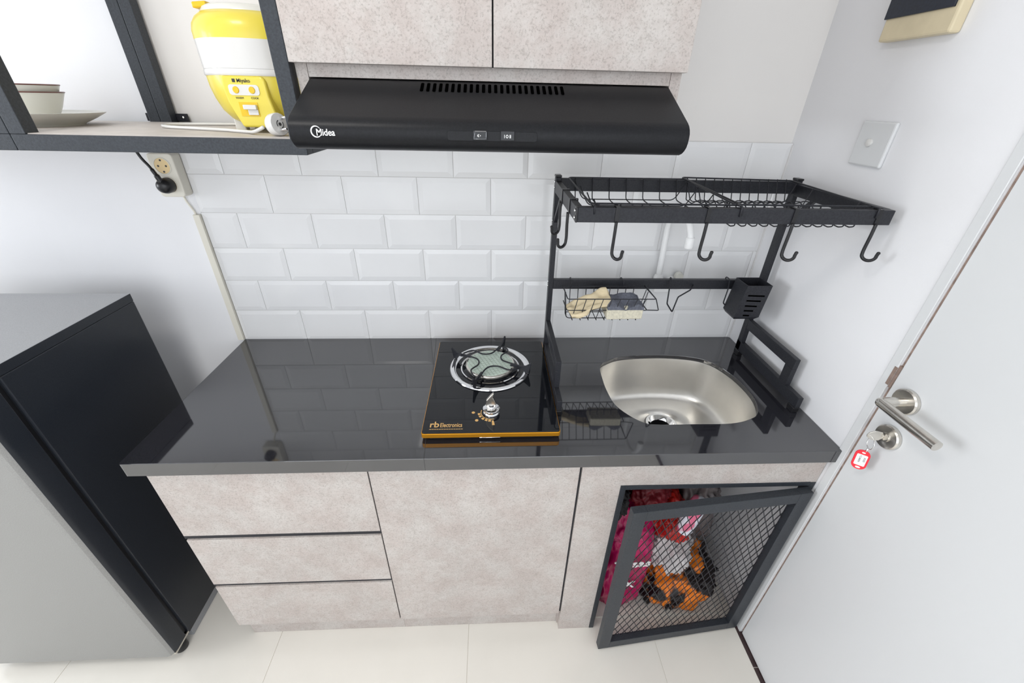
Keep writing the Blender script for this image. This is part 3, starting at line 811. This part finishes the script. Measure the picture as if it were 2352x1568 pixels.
bm = BM(); along(bm, Vector((1.345, -0.470, 0.430)), Vector((0.22, 0.10, 0.97)).normalized(), [(0.006, 0), (0.018, 0.004), (0.023, 0.02), (0.024, 0.10), (0.020, 0.125), (0.010, 0.132)], 28)
tag(obj('detergent_pouch', bm, M_pouch, smooth=40, org=(1.345, -0.47, 0.43)), 'white, pink and blue pouch leaning on the red bag', 'pouch')
# print on the magenta bag
for s, x, z, sz, rot in (('Tosas', 1.138, 0.300, 0.046, 0.10), ('CX', 1.150, 0.200, 0.044, 0.0)):
    text('bag_writing', s, sz, frame_mtx((x+0.02, -0.4965, z), (cos(rot), 0, sin(rot)), (-sin(rot), 0, cos(rot))), M_print, mg, ext=0.0012, bold=0.001)

# ------------------------------------------------------------------ gas stove
GX0, GX1, GY0, GY1 = 0.6338, 0.9570, -0.4795, -0.0640
GZ = H+0.0215
gs = thing('gas_stove', (0.796, -0.29, H), 'single-burner gas stove with black glass top and gold edge', 'gas stove')
bm = BM(); box(bm, GX0+0.014, GX1-0.014, GY0+0.014, GY1-0.010, H+0.0042, H+0.0105); obj('base_tray', bm, M_black, gs, bevel=0.003)
for sx in (GX0+0.03, GX1-0.03):
    for sy in (GY0+0.03, GY1-0.03):
        bm = BM(); lathe(bm, [(0, 0.0), (0.009, 0.0), (0.008, 0.0050), (0, 0.0050)], (sx, sy, H), 16); obj('rubber_foot', bm, M_black, gs)
bm = BM(); prism(bm, [((GX0+GX1)/2+a, (GY0+GY1)/2+b, GZ-0.0125) for a, b in rrect(0, 0, GX1-GX0, GY1-GY0, 0.006, 4)], (0, 0, 0.0122))
obj('gold_frame', bm, M_gold, gs, bevel=0.001)
bm = BM(); prism(bm, [((GX0+GX1)/2+a, (GY0+GY1)/2+b, GZ-0.0008) for a, b in rrect(0, 0, GX1-GX0-0.003, GY1-GY0-0.003, 0.006, 4)], (0, 0, 0.0030))
obj('glass_top', bm, M_gloss, gs, bevel=0.0008)
bm = BM(); tube(bm, [(0.768, GY0+0.002, GZ-0.0145), (0.816, GY0+0.002, GZ-0.0145)], 0.0016, 8); obj('tray_pull', bm, M_chrome, gs, smooth=True)
GT = GZ+0.0022
BC = (0.7925, -0.2120)
bm = BM(); lathe(bm, [(0.098, 0.000), (0.113, 0.000), (0.1145, 0.0015), (0.113, 0.004), (0.106, 0.0045), (0.099, 0.003), (0.096, -0.001)], (*BC, GT), 72)
obj('burner_ring', bm, M_chrome, gs, smooth=50)
bm = BM(); lathe(bm, [(0.098, 0.001), (0.094, -0.001), (0.086, -0.0015), (0.080, 0.0005), (0.079, 0.0015), (0.0, 0.0012)], (*BC, GT), 72)
obj('drip_pan', bm, M_gloss, gs, smooth=50)
bm = BM(); lathe(bm, [(0.082, 0.001), (0.0835, 0.003), (0.081, 0.0045), (0.079, 0.003), (0.078, 0.001)], (*BC, GT), 72)
obj('inner_ring', bm, M_chrome, gs, smooth=50)
bm = BM(); lathe(bm, [(0.060, 0.001), (0.068, 0.004), (0.0695, 0.012), (0.0690, 0.014), (0.0665, 0.0155), (0.0645, 0.0150), (0.0, 0.0145)], (*BC, GT), 72)
obj('burner_cup', bm, M_satin, gs, smooth=50)
# ceramic plaque with scored square grid
bm = BM()
rr_ = 0.0645; cell = 0.0098
for i in range(-7, 8):
    for j in range(-7, 8):
        x, y = i*cell, j*cell
        pts = []
        for a, b in ((-1,-1),(1,-1),(1,1),(-1,1)):
            px, py = x+a*(cell/2-0.00065), y+b*(cell/2-0.00065)
            l = math.hypot(px, py)
            if l > rr_: px, py = px*rr_/l, py*rr_/l
            pts.append((px, py))
        if math.hypot(x, y) > rr_+cell*0.35: continue
        ca, sa = cos(0.42), sin(0.42)
        pts = [(BC[0]+a*ca-b*sa, BC[1]+a*sa+b*ca, GT+0.0145) for a, b in pts]
        try: prism(bm, pts, (0, 0, 0.0014))
        except Exception: pass
obj('burner_plaque', bm, M_ceramic, gs)
# pan support: four arms with wire loops between them
ps = BM()
arms = [radians(a) for a in (68, 158, 248, 340)]
def P(r, a, z): return Vector((BC[0]+r*cos(a), BC[1]+r*sin(a), GT+z))
lps = []
for k, a in enumerate(arms):
    b = arms[(k+1) % 4]+(2*pi if k == 3 else 0)
    pts = [P(0.090, a+0.05, 0.021), P(0.055, a+0.08, 0.025), P(0.034, a+0.35, 0.025), P(0.040, (a+b)/2+0.2, 0.025), P(0.072, b-0.42, 0.025), P(0.088, b-0.10, 0.022)]
    tube(ps, catmull(pts, 6), 0.0022, 8)
sup = obj('pan_support', ps, M_blkmetal, gs, smooth=True)
for a in arms:
    bm = BM(); tdir = Vector((-sin(a), cos(a), 0))*0.0045
    q = [P(0.060, a, 0.024), P(0.088, a, 0.026), P(0.104, a, 0.028), P(0.119, a, 0.040), P(0.121, a, 0.036), P(0.114, a, 0.006), P(0.104, a, 0.0045), P(0.096, a, 0.017), P(0.060, a, 0.019)]
    prism(bm, [p-tdir/2 for p in q], tdir)
    obj('support_arm', bm, M_blkmetal, sup, bevel=0.0006)
# knob and dial
KX, KY = 0.7955, -0.4090
kb = BM(); lathe(kb, [(0.0, 0.0), (0.019, 0.0), (0.0195, 0.003), (0.0165, 0.006), (0.0165, 0.009), (0.0205, 0.011), (0.0205, 0.014), (0.018, 0.016), (0.008, 0.017), (0.007, 0.026), (0.0, 0.026)], (KX, KY, GT), 40)
kn = obj('control_knob', kb, M_chrome, gs, smooth=40)
bm = BM()
fin = [(-0.006, 0.016), (-0.0095, 0.026), (-0.008, 0.036), (-0.002, 0.045), (0.003, 0.0515), (0.0045, 0.050), (0.003, 0.042), (0.006, 0.034), (0.0085, 0.026), (0.005, 0.016)]
prism(bm, [(KX+a*1.45, KY-0.004, GT+0.014+(b-0.016)*1.3) for a, b in fin], (0, 0.008, 0))
obj('knob_fin', bm, M_satin, kn, bevel=0.0022, bseg=3)
bm = BM()
def arcseg(r0, r1, a0, a1, n=5):
    A = [(KX+r1*cos(a0+(a1-a0)*i/n), KY+r1*sin(a0+(a1-a0)*i/n), GT+0.0002) for i in range(n+1)]
    B = [(KX+r0*cos(a0+(a1-a0)*i/n), KY+r0*sin(a0+(a1-a0)*i/n), GT+0.0002) for i in range(n, -1, -1)]
    prism(bm, A+B, (0, 0, 0.0002))
arcseg(0.0245, 0.0262, radians(160), radians(285), 20)
for a in (185, 202, 222, 240, 256): arcseg(0.0275, 0.0335, radians(a), radians(a+12), 3)
arcseg(0.030, 0.046, radians(272), radians(280), 2)
for a, r in ((180, 0.044), (219, 0.045)):
    ca = (KX+r*cos(radians(a)), KY+r*sin(radians(a)), GT+0.0002)
    lathe(bm, [(0.0, 0.0), (0.0042, 0.0), (0.0042, 0.0002), (0.0, 0.0002)], ca, 12)
obj('dial_marks', bm, M_goldprint, gs)
text('brand_writing', 'rb', 0.027, frame_mtx((0.6505, -0.4590, GT+0.0001), (1,0,0), (0,1,0)), M_goldprint, gs, ext=0.0002, bold=0.0004, sx=0.95)
text('brand_writing', 'Electronics', 0.0200, frame_mtx((0.6750, -0.4590, GT+0.0001), (1,0,0), (0,1,0)), M_goldprint, gs, ext=0.0002, bold=0.0002, sx=0.585)
bm = BM()
for k in range(14): box(bm, 0.6515+k*0.0056, 0.6515+k*0.0056+0.0046, -0.4670, -0.4655, GT, GT+0.0003)
obj('brand_underline', bm, M_goldprint, gs)

# ------------------------------------------------------------------ over-sink dish rack
rk = thing('dish_rack', (1.27, -0.25, H), 'black steel two-post dish rack standing over the sink', 'dish rack')
XL, XR = 0.9575, 1.5885; YB, YFR = -0.120, -0.405
def bar(name, *b, m=M_blkmetal, bev=0.0012, par=None):
    bm = BM(); box(bm, *b); return obj(name, bm, m, par or rk, bevel=bev)
BT = H+0.048; BB = H+0.017
for x0, x1 in ((XL, XL+0.0135), (XR-0.0135, XR)):
    bar('post', x0, x1, YB, YB+0.021, BT-0.030, 1.332)
    bar('post_cap', x0-0.001, x1+0.001, YB-0.001, YB+0.022, 1.332, 1.3375, m=M_black)
    bar('base_bar', x0, x1, YFR+0.005, YB+0.022, BB, BT)
    bar('upper_arm', x0, x1, -0.343, YB, 0.9070, 0.9360)
    bar('front_upright', x0, x1, -0.343, -0.313, BT, 0.9070)
    for y0 in (YFR+0.006, YB-0.004):
        bm = BM(); prism(bm, [(x0-0.002+0.0, y0+a+0.012, H+0.0002+b) for a, b in ((-0.011,0),(0.011,0),(0.013,0.017),(-0.013,0.017))], (x1-x0+0.004, 0, 0))
        obj('rubber_foot', bm, M_black, rk, bevel=0.002)
    bar('top_side_bar', x0, x1, YFR+0.014, YB, 1.2965, 1.3245)
    bm = BM(); prism(bm, [(x0+0.002, YB, 1.222), (x0+0.002, YB, 1.236), (x0+0.002, YB-0.062, 1.2965), (x0+0.002, YB-0.076, 1.2965)], (0.0095, 0, 0))
    obj('brace', bm, M_blkmetal, rk, bevel=0.001)
bar('rear_bar', XL+0.0135, XR-0.0135, YB+0.001, YB+0.015, 1.3005, 1.3300)
bar('front_bar', XL+0.004, XR-0.002, YFR, YFR+0.014, 1.2960, 1.3245)
bar('front_bar_cap', XL, XL+0.004, YFR-0.0005, YFR+0.0145, 1.2955, 1.3250, m=M_black)
bar('middle_bar', XL+0.0135, XR-0.0135, YB+0.001, YB+0.015, 1.0355, 1.0635)
bm = BM()
for y, z in ((YFR+0.008, 1.304), (YFR+0.008, 1.317), (YB+0.010, 1.308), (YB+0.010, 1.321), (YB+0.009, 1.043), (YB+0.009, 1.056), (YB+0.01, 1.226)):
    bm = BM(); lathe(bm, [(0, 0), (0.0038, 0), (0.003, 0.0022), (0, 0.0028)], (XL, y, z), 12, '-x')
    obj('screw_head', bm, M_chrome, rk, smooth=True)

# wire baskets lying in the top frame
WR = 0.0013
b1 = thing('wire_basket', (1.13, -0.26, 1.285), 'shallow black wire basket in the left half of the rack top', 'wire basket', 'wire baskets of the dish rack')
bm = BM()
yb, yf, zf = -0.146, -0.358, 1.2860
rim = fillet([(0.988, YB-0.002, 1.333), (1.285, YB-0.002, 1.333), (1.285, YFR+0.019, 1.3275), (0.988, YFR+0.019, 1.3275)], 0.01, 4, closed=True)
tube(bm, rim, 0.0019, 8, closed=True)
obj('rim', bm, M_blkmetal, b1, smooth=True)
bm = BM()
for k in range(7):
    x = 1.005+k*0.0425
    tube(bm, fillet([(x, YB-0.003, 1.333), (x, yb+0.004, 1.288), (x, yb-0.012, zf), (x, yf, zf-0.001), (x, YFR+0.020, 1.3275)], 0.012, 4), WR, 6)
lo = fillet([(1.000, -0.25, 1.333-0.003), (1.022, -0.25, zf+0.0015), (1.252, -0.25, zf+0.0015), (1.275, -0.25, 1.330)], 0.012, 4)
for y in (yb-0.002, -0.215, -0.29, yf+0.002):
    tube(bm, [(p.x, y, p.z) for p in lo], WR, 6)
obj('wires', bm, M_blkmetal, b1, smooth=True)
bm = BM()
for x in (0.992, 1.278):
    bm = BM(); tube(bm, fillet([(x, YFR+0.019, 1.3275), (x, YFR-0.0015, 1.3275), (x, YFR-0.0015, 1.312)], 0.003, 3), 0.0016, 6)
    obj('hanger', bm, M_blkmetal, b1, smooth=True)

b2 = thing('wire_basket', (1.42, -0.26, 1.285), 'black wire plate basket with zigzag dividers in the right half of the rack top', 'wire basket', 'wire baskets of the dish rack')
bm = BM()
xa, xb = 1.272, 1.556
rim = fillet([(xa, YB-0.002, 1.3370), (xb, YB-0.002, 1.3330), (xb, YFR+0.019, 1.3275), (xa, YFR+0.019, 1.3285)], 0.008, 4, closed=True)
tube(bm, rim, 0.0019, 8, closed=True)
tube(bm, [(xa+0.008, YB-0.004, 1.3330), (xa+0.008, YFR+0.02, 1.3262)], 0.0017, 6)
obj('rim', bm, M_blkmetal, b2, smooth=True)
bm = BM()
for k in range(12):
    x = xa+0.014+k*0.0232
    tube(bm, fillet([(x, YB-0.003, 1.336), (x, yb+0.004, 1.288), (x, yb-0.030, zf), (x+0.004, -0.205, 1.300), (x+0.013, -0.212, 1.300), (x+0.013, -0.240, zf-0.002), (x+0.004, yf-0.002, zf-0.006), (x+0.010, yf-0.006, zf-0.004), (x, YFR+0.020, 1.3285)], 0.0025, 3), WR, 6)
lo = fillet([(xa+0.004, -0.25, 1.330), (xa+0.022, -0.25, zf-0.001), (xb-0.018, -0.25, zf-0.001), (xb-0.004, -0.25, 1.330)], 0.010, 4)
for y in (yb-0.004, -0.212, yf+0.004):
    tube(bm, [(p.x, y, p.z) for p in lo], WR, 6)
obj('wires', bm, M_blkmetal, b2, smooth=True)
bm = BM()
for x in (xa+0.004, xb-0.006):
    bm = BM(); tube(bm, fillet([(x, YFR+0.019, 1.3285), (x, YFR-0.0018, 1.3285), (x, YFR-0.0018, 1.310)], 0.003, 3), 0.002, 6)
    obj('hanger', bm, M_blkmetal, b2, smooth=True)

# hooks: strap round the bar, stem, curl
def make_hook():
    t = thing('hook', (0, 0, 0), 'x', 'hook', 'black hooks on the dish rack')
    bm = BM()
    # strap: bar section is 14 mm deep (y 0..0.014), 28.5 high (z -0.0285..0)
    g = 0.0012
    tube(bm, [(0, 0.014+g, -0.022), (0, 0.014+g, g), (0, -g, g), (0, -g, -0.0285)], 0, flat=(0.0075, 0.0015), up=(1, 0, 0))
    obj('strap', bm, M_black, t)
    bm = BM()
    pts = [(0, -0.0025, -0.026), (0, -0.0025, -0.050), (0, -0.0015, -0.075)]
    for k in range(0, 9):
        a = radians(180+k*22.5*1.05)
        q = 0.0118*(1+cos(a))
        pts.append((0.60*q, -0.0020-0.80*q, -0.0860+0.0112*sin(a)))
    pts.append((0.60*0.0242, -0.0020-0.80*0.0242, -0.0800))
    n = len(pts)
    tube(bm, catmull(pts, 4), 0.0032, 10)
    lathe(bm, [(0, -0.0034), (0.0026, -0.0024), (0.0036, 0), (0.0026, 0.0024), (0, 0.0034)], (0.60*0.0245, -0.0020-0.80*0.0245, -0.0790), 12)
    obj('hook_stem', bm, M_black, t, smooth=True)
    return t
hk = make_hook()
spots = [((1.0365, YFR, 1.3248), 0.35, 'black hook on the front bar, nearest the left end'),
         ((1.2140, YFR, 1.3248), 0.55, 'black hook on the front bar, second from the left'),
         ((1.3860, YFR, 1.3248), 0.75, 'black hook on the front bar in front of the right post'),
         ((1.5560, YFR, 1.3248), 0.85, 'black hook on the front bar, nearest the door'),
         ((XL, -0.235, 1.3248), -pi/2-0.1, 'black hook on the left side bar, nearer the tiles'),
         ((XL, -0.335, 1.3248), -pi/2-0.1, 'black hook on the left side bar, nearer the front')]
for i, (loc, rot, lab) in enumerate(spots):
    o = hk if i == 0 else copy_tree(hk)
    o.location = loc
    o.rotation_euler = (0, 0, -pi/2 if i >= 4 else 0)
    o['label'] = lab

# accessories on the middle bar
sb = thing('wire_basket', (1.11, -0.17, 0.975), 'small black wire basket hanging from the middle bar with the sponges', 'wire basket')
bm = BM()
fr = lambda s: (-0.180-0.050*s, 0.975+0.080*s)          # slanted front
xs0, xs1 = 1.006, 1.214
for s, e in ((1.0, 0.012), (0.42, 0.006)):
    y, z = fr(s)
    tube(bm, fillet([(xs0-e, -0.138, z), (xs0-e, y, z), (xs1+e, y, z), (xs1+e, -0.138, z)], 0.006, 3), 0.0014, 6)
tube(bm, fillet([(xs0, -0.142, 0.975), (xs0, -0.180, 0.975), (xs1, -0.180, 0.975), (xs1, -0.142, 0.975)], 0.01, 4, closed=True), 0.0014, 6, closed=True)
tube(bm, fillet([(xs0-0.012, -0.138, 1.052), (xs1+0.012, -0.138, 1.052)], 0.01), 0.0014, 6)
for k in range(9):
    x = xs0+0.014+k*(xs1-xs0-0.028)/8
    yt, zt = fr(1.0)
    tube(bm, fillet([(x-0.004, -0.138, 1.052), (x-0.002, -0.142, 0.977), (x+0.002, -0.182, 0.968), (x, -0.183, 0.975), (x, yt, zt)], 0.003, 3), 0.0011, 6)
for x, s in ((xs0, -1), (xs1, 1)):
    for y0 in (-0.15, -0.165):
        tube(bm, [(x, y0, 0.975), (x+s*0.009, y0-0.012, 1.052)], 0.0011, 6)
tube(bm, fillet([(xs1+0.012, -0.138, 1.052), (xs1+0.012, -0.230, 1.055), (xs1+0.036, -0.205, 1.010), (xs1+0.004, -0.200, 1.009)], 0.004, 3), 0.0014, 6)
for x in (1.02, 1.165):
    tube(bm, fillet([(x, -0.138, 1.050), (x, -0.138, 1.068), (x, -0.121, 1.068), (x, -0.1035, 1.066), (x, -0.1035, 1.05)], 0.006, 3), 0.0014, 6)
obj('wire_frame', bm, M_blkmetal, sb, smooth=True)
# cloth and sponge
bm = BM()
nx, ny = 22, 12
vs = {}
for i in range(nx+1):
    for j in range(ny+1):
        u, v = i/nx, j/ny
        x = 1.004+0.108*u+0.010*v; y = -0.150-0.055*v
        z = 0.992+0.055*u**0.8*(1-0.30*v)+0.010*noise.noise(Vector((u*4, v*4, 2.0)))+0.008*(1-v)
        vs[i, j] = bm.verts.new((x, y, z))
for i in range(nx):
    for j in range(ny): bm.faces.new((vs[i,j], vs[i+1,j], vs[i+1,j+1], vs[i,j+1]))
cl = obj('dishcloth', bm, M_cloth, smooth=True, org=(1.05, -0.17, 0.978), sub=1)
sd = cl.modifiers.new('thick', 'SOLIDIFY'); sd.thickness = 0.013; sd.offset = -1
tag(cl, 'folded pale yellow cloth in the small wire basket', 'cloth')
sp = thing('sponge', (1.155, -0.178, 0.985), 'cream sponge with a slate blue scouring layer in the small wire basket', 'sponge')
def wavy(bm, x0, x1, y0, y1, z0, z1, seed, tilt, wav, slope=0.0):
    nx, ny = 16, 8; T = {}; Bv = {}
    for i in range(nx+1):
        for j in range(ny+1):
            u, v = i/nx, j/ny
            e = 0.006*(1-(2*u-1)**6)*(1-(2*v-1)**6)
            x = x0+(x1-x0)*u; y = y0+(y1-y0)*v; 
            w = wav*noise.noise(Vector((u*3+seed, v*2, seed)))
            zz = tilt*v+slope*u
            T[i,j] = bm.verts.new((x, y, z1+zz+w+e)); Bv[i,j] = bm.verts.new((x, y, z0+zz))
    for i in range(nx):
        for j in range(ny):
            bm.faces.new((T[i,j], T[i+1,j], T[i+1,j+1], T[i,j+1])); bm.faces.new((Bv[i,j], Bv[i,j+1], Bv[i+1,j+1], Bv[i+1,j]))
    for i in range(nx):
        bm.faces.new((T[i,0], Bv[i,0], Bv[i+1,0], T[i+1,0])); bm.faces.new((T[i,ny], T[i+1,ny], Bv[i+1,ny], Bv[i,ny]))
    for j in range(ny):
        bm.faces.new((T[0,j], T[0,j+1], Bv[0,j+1], Bv[0,j])); bm.faces.new((T[nx,j], Bv[nx,j], Bv[nx,j+1], T[nx,j+1]))
bm = BM(); wavy(bm, 1.108, 1.206, -0.212, -0.150, 0.985, 1.014, 1, 0.004, 0.002, 0.002); obj('sponge_body', bm, M_sponge, sp, smooth=50, bevel=0.003)
bm = BM(); wavy(bm, 1.108, 1.206, -0.213, -0.148, 1.015, 1.024, 4, 0.006, 0.016, 0.0); obj('scouring_layer', bm, M_scour, sp, smooth=50, bevel=0.003)
# board hanger
bm = BM()
pth = [(1.312, -0.1035, 1.040), (1.310, -0.1035, 1.066), (1.306, -0.1215, 1.068), (1.300, -0.1230, 1.060), (1.2993, -0.135, 1.0465), (1.2955, -0.150, 1.0043), (1.296, -0.190, 0.9978), (1.3028, -0.190, 1.0431), (1.3534, -0.150, 1.0466), (1.372, -0.1225, 1.0500)]
tube(bm, fillet(pth, 0.005, 4), 0.0019, 8)
tag(obj('wire_hanger', bm, M_blkmetal, smooth=True, org=(1.30, -0.12, 1.066)), 'bent black wire holder on the middle bar between sponges and cutlery box', 'wire holder')
# cutlery holder
uh = thing('cutlery_holder', (1.51, -0.165, 0.978), 'black slotted cutlery box hanging at the right end of the middle bar', 'cutlery holder')
bm = BM()
XT0, XT1, XB0, XB1, Y0, Y1, Z0, Z1 = 1.4815, 1.5500, 1.4690, 1.5405, -0.200, -0.1395, 0.978, 1.0800
def holder_loop(z, ins=0.0):
    f = (z-Z0)/(Z1-Z0)
    x0 = XB0+(XT0-XB0)*f+ins; x1 = XB1+(XT1-XB1)*f-ins
    return [(x0, Y0+ins, z), (x1, Y0+ins, z), (x1, Y1-ins, z), (x0, Y1-ins, z)]
t_ = 0.0012
LO = [[bm.verts.new(p) for p in L] for L in (holder_loop(Z0+0.008, 0.0), holder_loop(Z1), holder_loop(Z1, t_), holder_loop(Z0+0.008, t_))]
L0 = [bm.verts.new(p) for p in holder_loop(Z0, 0.006)]
bm.faces.new(L0[::-1])
for A, B in ((L0, LO[0]), (LO[0], LO[1]), (LO[1], LO[2]), (LO[2], LO[3])):
    for k in range(4): bm.faces.new((A[k], A[(k+1)%4], B[(k+1)%4], B[k]))
bm.faces.new(LO[3])
obj('box_body', bm, M_blkmetal, uh)
bm = BM()
for (xa_, za, xb_, zb) in ((1.4905, 1.0495, 1.5370, 1.0480), (1.4905, 1.0345, 1.5310, 1.0330), (1.4910, 1.0190, 1.5250, 1.0175), (1.4925, 1.0045, 1.5190, 1.0035), (1.4940, 0.9900, 1.5120, 0.9892)):
    prism(bm, [(xa_, Y0-0.0002, za), (xb_, Y0-0.0002, zb), (xb_, Y0-0.0002, zb+0.0042), (xa_, Y0-0.0002, za+0.0042)], (0, -0.0003, 0))
obj('slots', bm, M_vent, uh)
bm = BM()
tube(bm, fillet([(1.4740, -0.1025, 1.04), (1.4740, -0.1025, 1.068), (1.4740, -0.122, 1.068), (1.4672, -0.140, 1.0467), (1.4641, -0.142, 1.0018), (1.4744, -0.141, 0.9948), (1.540, -0.138, 0.9948)], 0.006, 4), 0.0018, 8)
obj('hanging_wire', bm, M_blkmetal, uh, smooth=True)

# ------------------------------------------------------------------ white faucet on the tiles
fc = thing('faucet', (1.307, -0.03, 0.985), 'white plastic wall faucet behind the dish rack', 'faucet')
bm = BM()
lathe(bm, [(0.0, 0.0), (0.020, 0.0), (0.020, 0.008), (0.012, 0.012), (0.012, 0.030), (0.0, 0.030)], (1.360, -0.003, 1.012), 28, 'y')
lathe(bm, [(0.0, 0.0), (0.014, 0.0), (0.015, 0.03), (0.013, 0.05), (0.0, 0.05)], (1.336, -0.030, 1.012), 28, 'x')
box(bm, 1.296, 1.345, -0.044, -0.016, 0.992, 1.026)
lathe(bm, [(0.0, -0.028), (0.013, -0.028), (0.014, -0.018), (0.014, 0.014), (0.011, 0.020), (0.0, 0.020)], (1.307, -0.030, 1.026), 28)
obj('valve_body', bm, M_faucet, fc, smooth=40, bevel=0.002)
bm = BM(); lathe(bm, [(0.0, 0.0), (0.013, 0.0), (0.014, 0.004), (0.012, 0.014), (0.0, 0.016)], (1.372, -0.018, 1.038), 24, 'y')
obj('tap_knob', bm, M_porc, fc, smooth=40)
bm = BM()
sp_ = [(1.307, -0.030, 1.03), (1.3055, -0.030, 1.09), (1.304, -0.030, 1.15), (1.3035, -0.031, 1.195), (1.305, -0.042, 1.226), (1.308, -0.066, 1.241), (1.312, -0.095, 1.241), (1.317, -0.122, 1.227), (1.321, -0.136, 1.203), (1.3225, -0.139, 1.190)]
tube(bm, catmull(sp_, 6), 0.0085, 20)
obj('spout', bm, M_faucet, fc, smooth=True)
bm = BM(); lathe(bm, [(0.0, -0.026), (0.0105, -0.026), (0.0115, -0.022), (0.0115, 0.0), (0.0095, 0.003), (0.0, 0.003)], (1.3230, -0.139, 1.189), 24)
obj('spout_nozzle', bm, M_faucet, fc, smooth=40)

# ------------------------------------------------------------------ fridge
FX1, FX0 = -0.153, -0.70
FY1, FY0 = -0.150, -0.500
FZ = 1.0355
fr_ = thing('fridge', ((FX0+FX1)/2, -0.35, 0), 'small dark-sided fridge with a grey door beside the worktop', 'fridge')
bm = BM(); box(bm, FX0, FX1, FY0, FY1, 0.035, FZ-0.022); obj('body', bm, M_fridge_side, fr_, bevel=0.003)
bm = BM(); box(bm, FX0-0.001, FX1+0.0008, FY0-0.002, FY1-0.0015, FZ-0.0215, FZ); tp = obj('top_panel', bm, [M_fridge_top, M_fridge_side], fr_, bevel=0.0012)
for p in tp.data.polygons:
    if p.normal.z < 0.5: p.material_index = 1
bm = BM(); box(bm, FX0+0.008, FX1-0.008, FY0-0.011, FY0, 0.05, FZ-0.012); obj('door_seal', bm, M_black, fr_)
bm = BM()
pr_ = [(FX0, FY0-0.012), (FX1, FY0-0.012), (FX1, FY0-0.050), (FX1-0.003, FY0-0.060), (FX1-0.009, FY0-0.067), (FX1-0.018, FY0-0.070), (FX0+0.018, FY0-0.070), (FX0, FY0-0.055)]
prism(bm, [(x, y, 0.045) for x, y in pr_], (0, 0, FZ-0.003-0.045))
dm = obj('door', bm, [M_fridge_door, M_fridge_side], fr_, smooth=30, bevel=0.002)
for p in dm.data.polygons:
    if p.normal.x > 0.90: p.material_index = 1
bm = BM(); lathe(bm, [(0.0, 0.0), (0.016, 0.0), (0.018, 0.003), (0.018, 0.030), (0.012, 0.038), (0.0, 0.038)], (FX1-0.021, FY0-0.025, 0.0), 24); obj('foot', bm, M_black, fr_, smooth=40)
bm = BM(); lathe(bm, [(0.0, 0.0), (0.016, 0.0), (0.018, 0.003), (0.018, 0.030), (0.012, 0.038), (0.0, 0.038)], (FX0+0.03, FY0-0.025, 0.0), 24); obj('foot', bm, M_black, fr_, smooth=40)
bm = BM(); box(bm, FX0+0.01, FX1-0.006, FY0+0.01, FY1-0.01, 0.0, 0.035); obj('kick_base', bm, M_fridge_top, fr_)
bm = BM(); box(bm, FX1-0.05, FX1-0.002, FY0-0.060, FY0+0.02, 0.036, 0.0445); obj('door_hinge', bm, M_satin, fr_, bevel=0.001)

# ceiling lamp fitting above
cl_ = thing('ceiling_lamp', (0.1, -1.15, 2.48), 'flat square ceiling lamp', 'lamp')
bm = BM(); box(bm, -0.08, 0.28, -1.33, -0.97, 2.475, 2.549); obj('lamp_housing', bm, M_white, cl_, bevel=0.004)
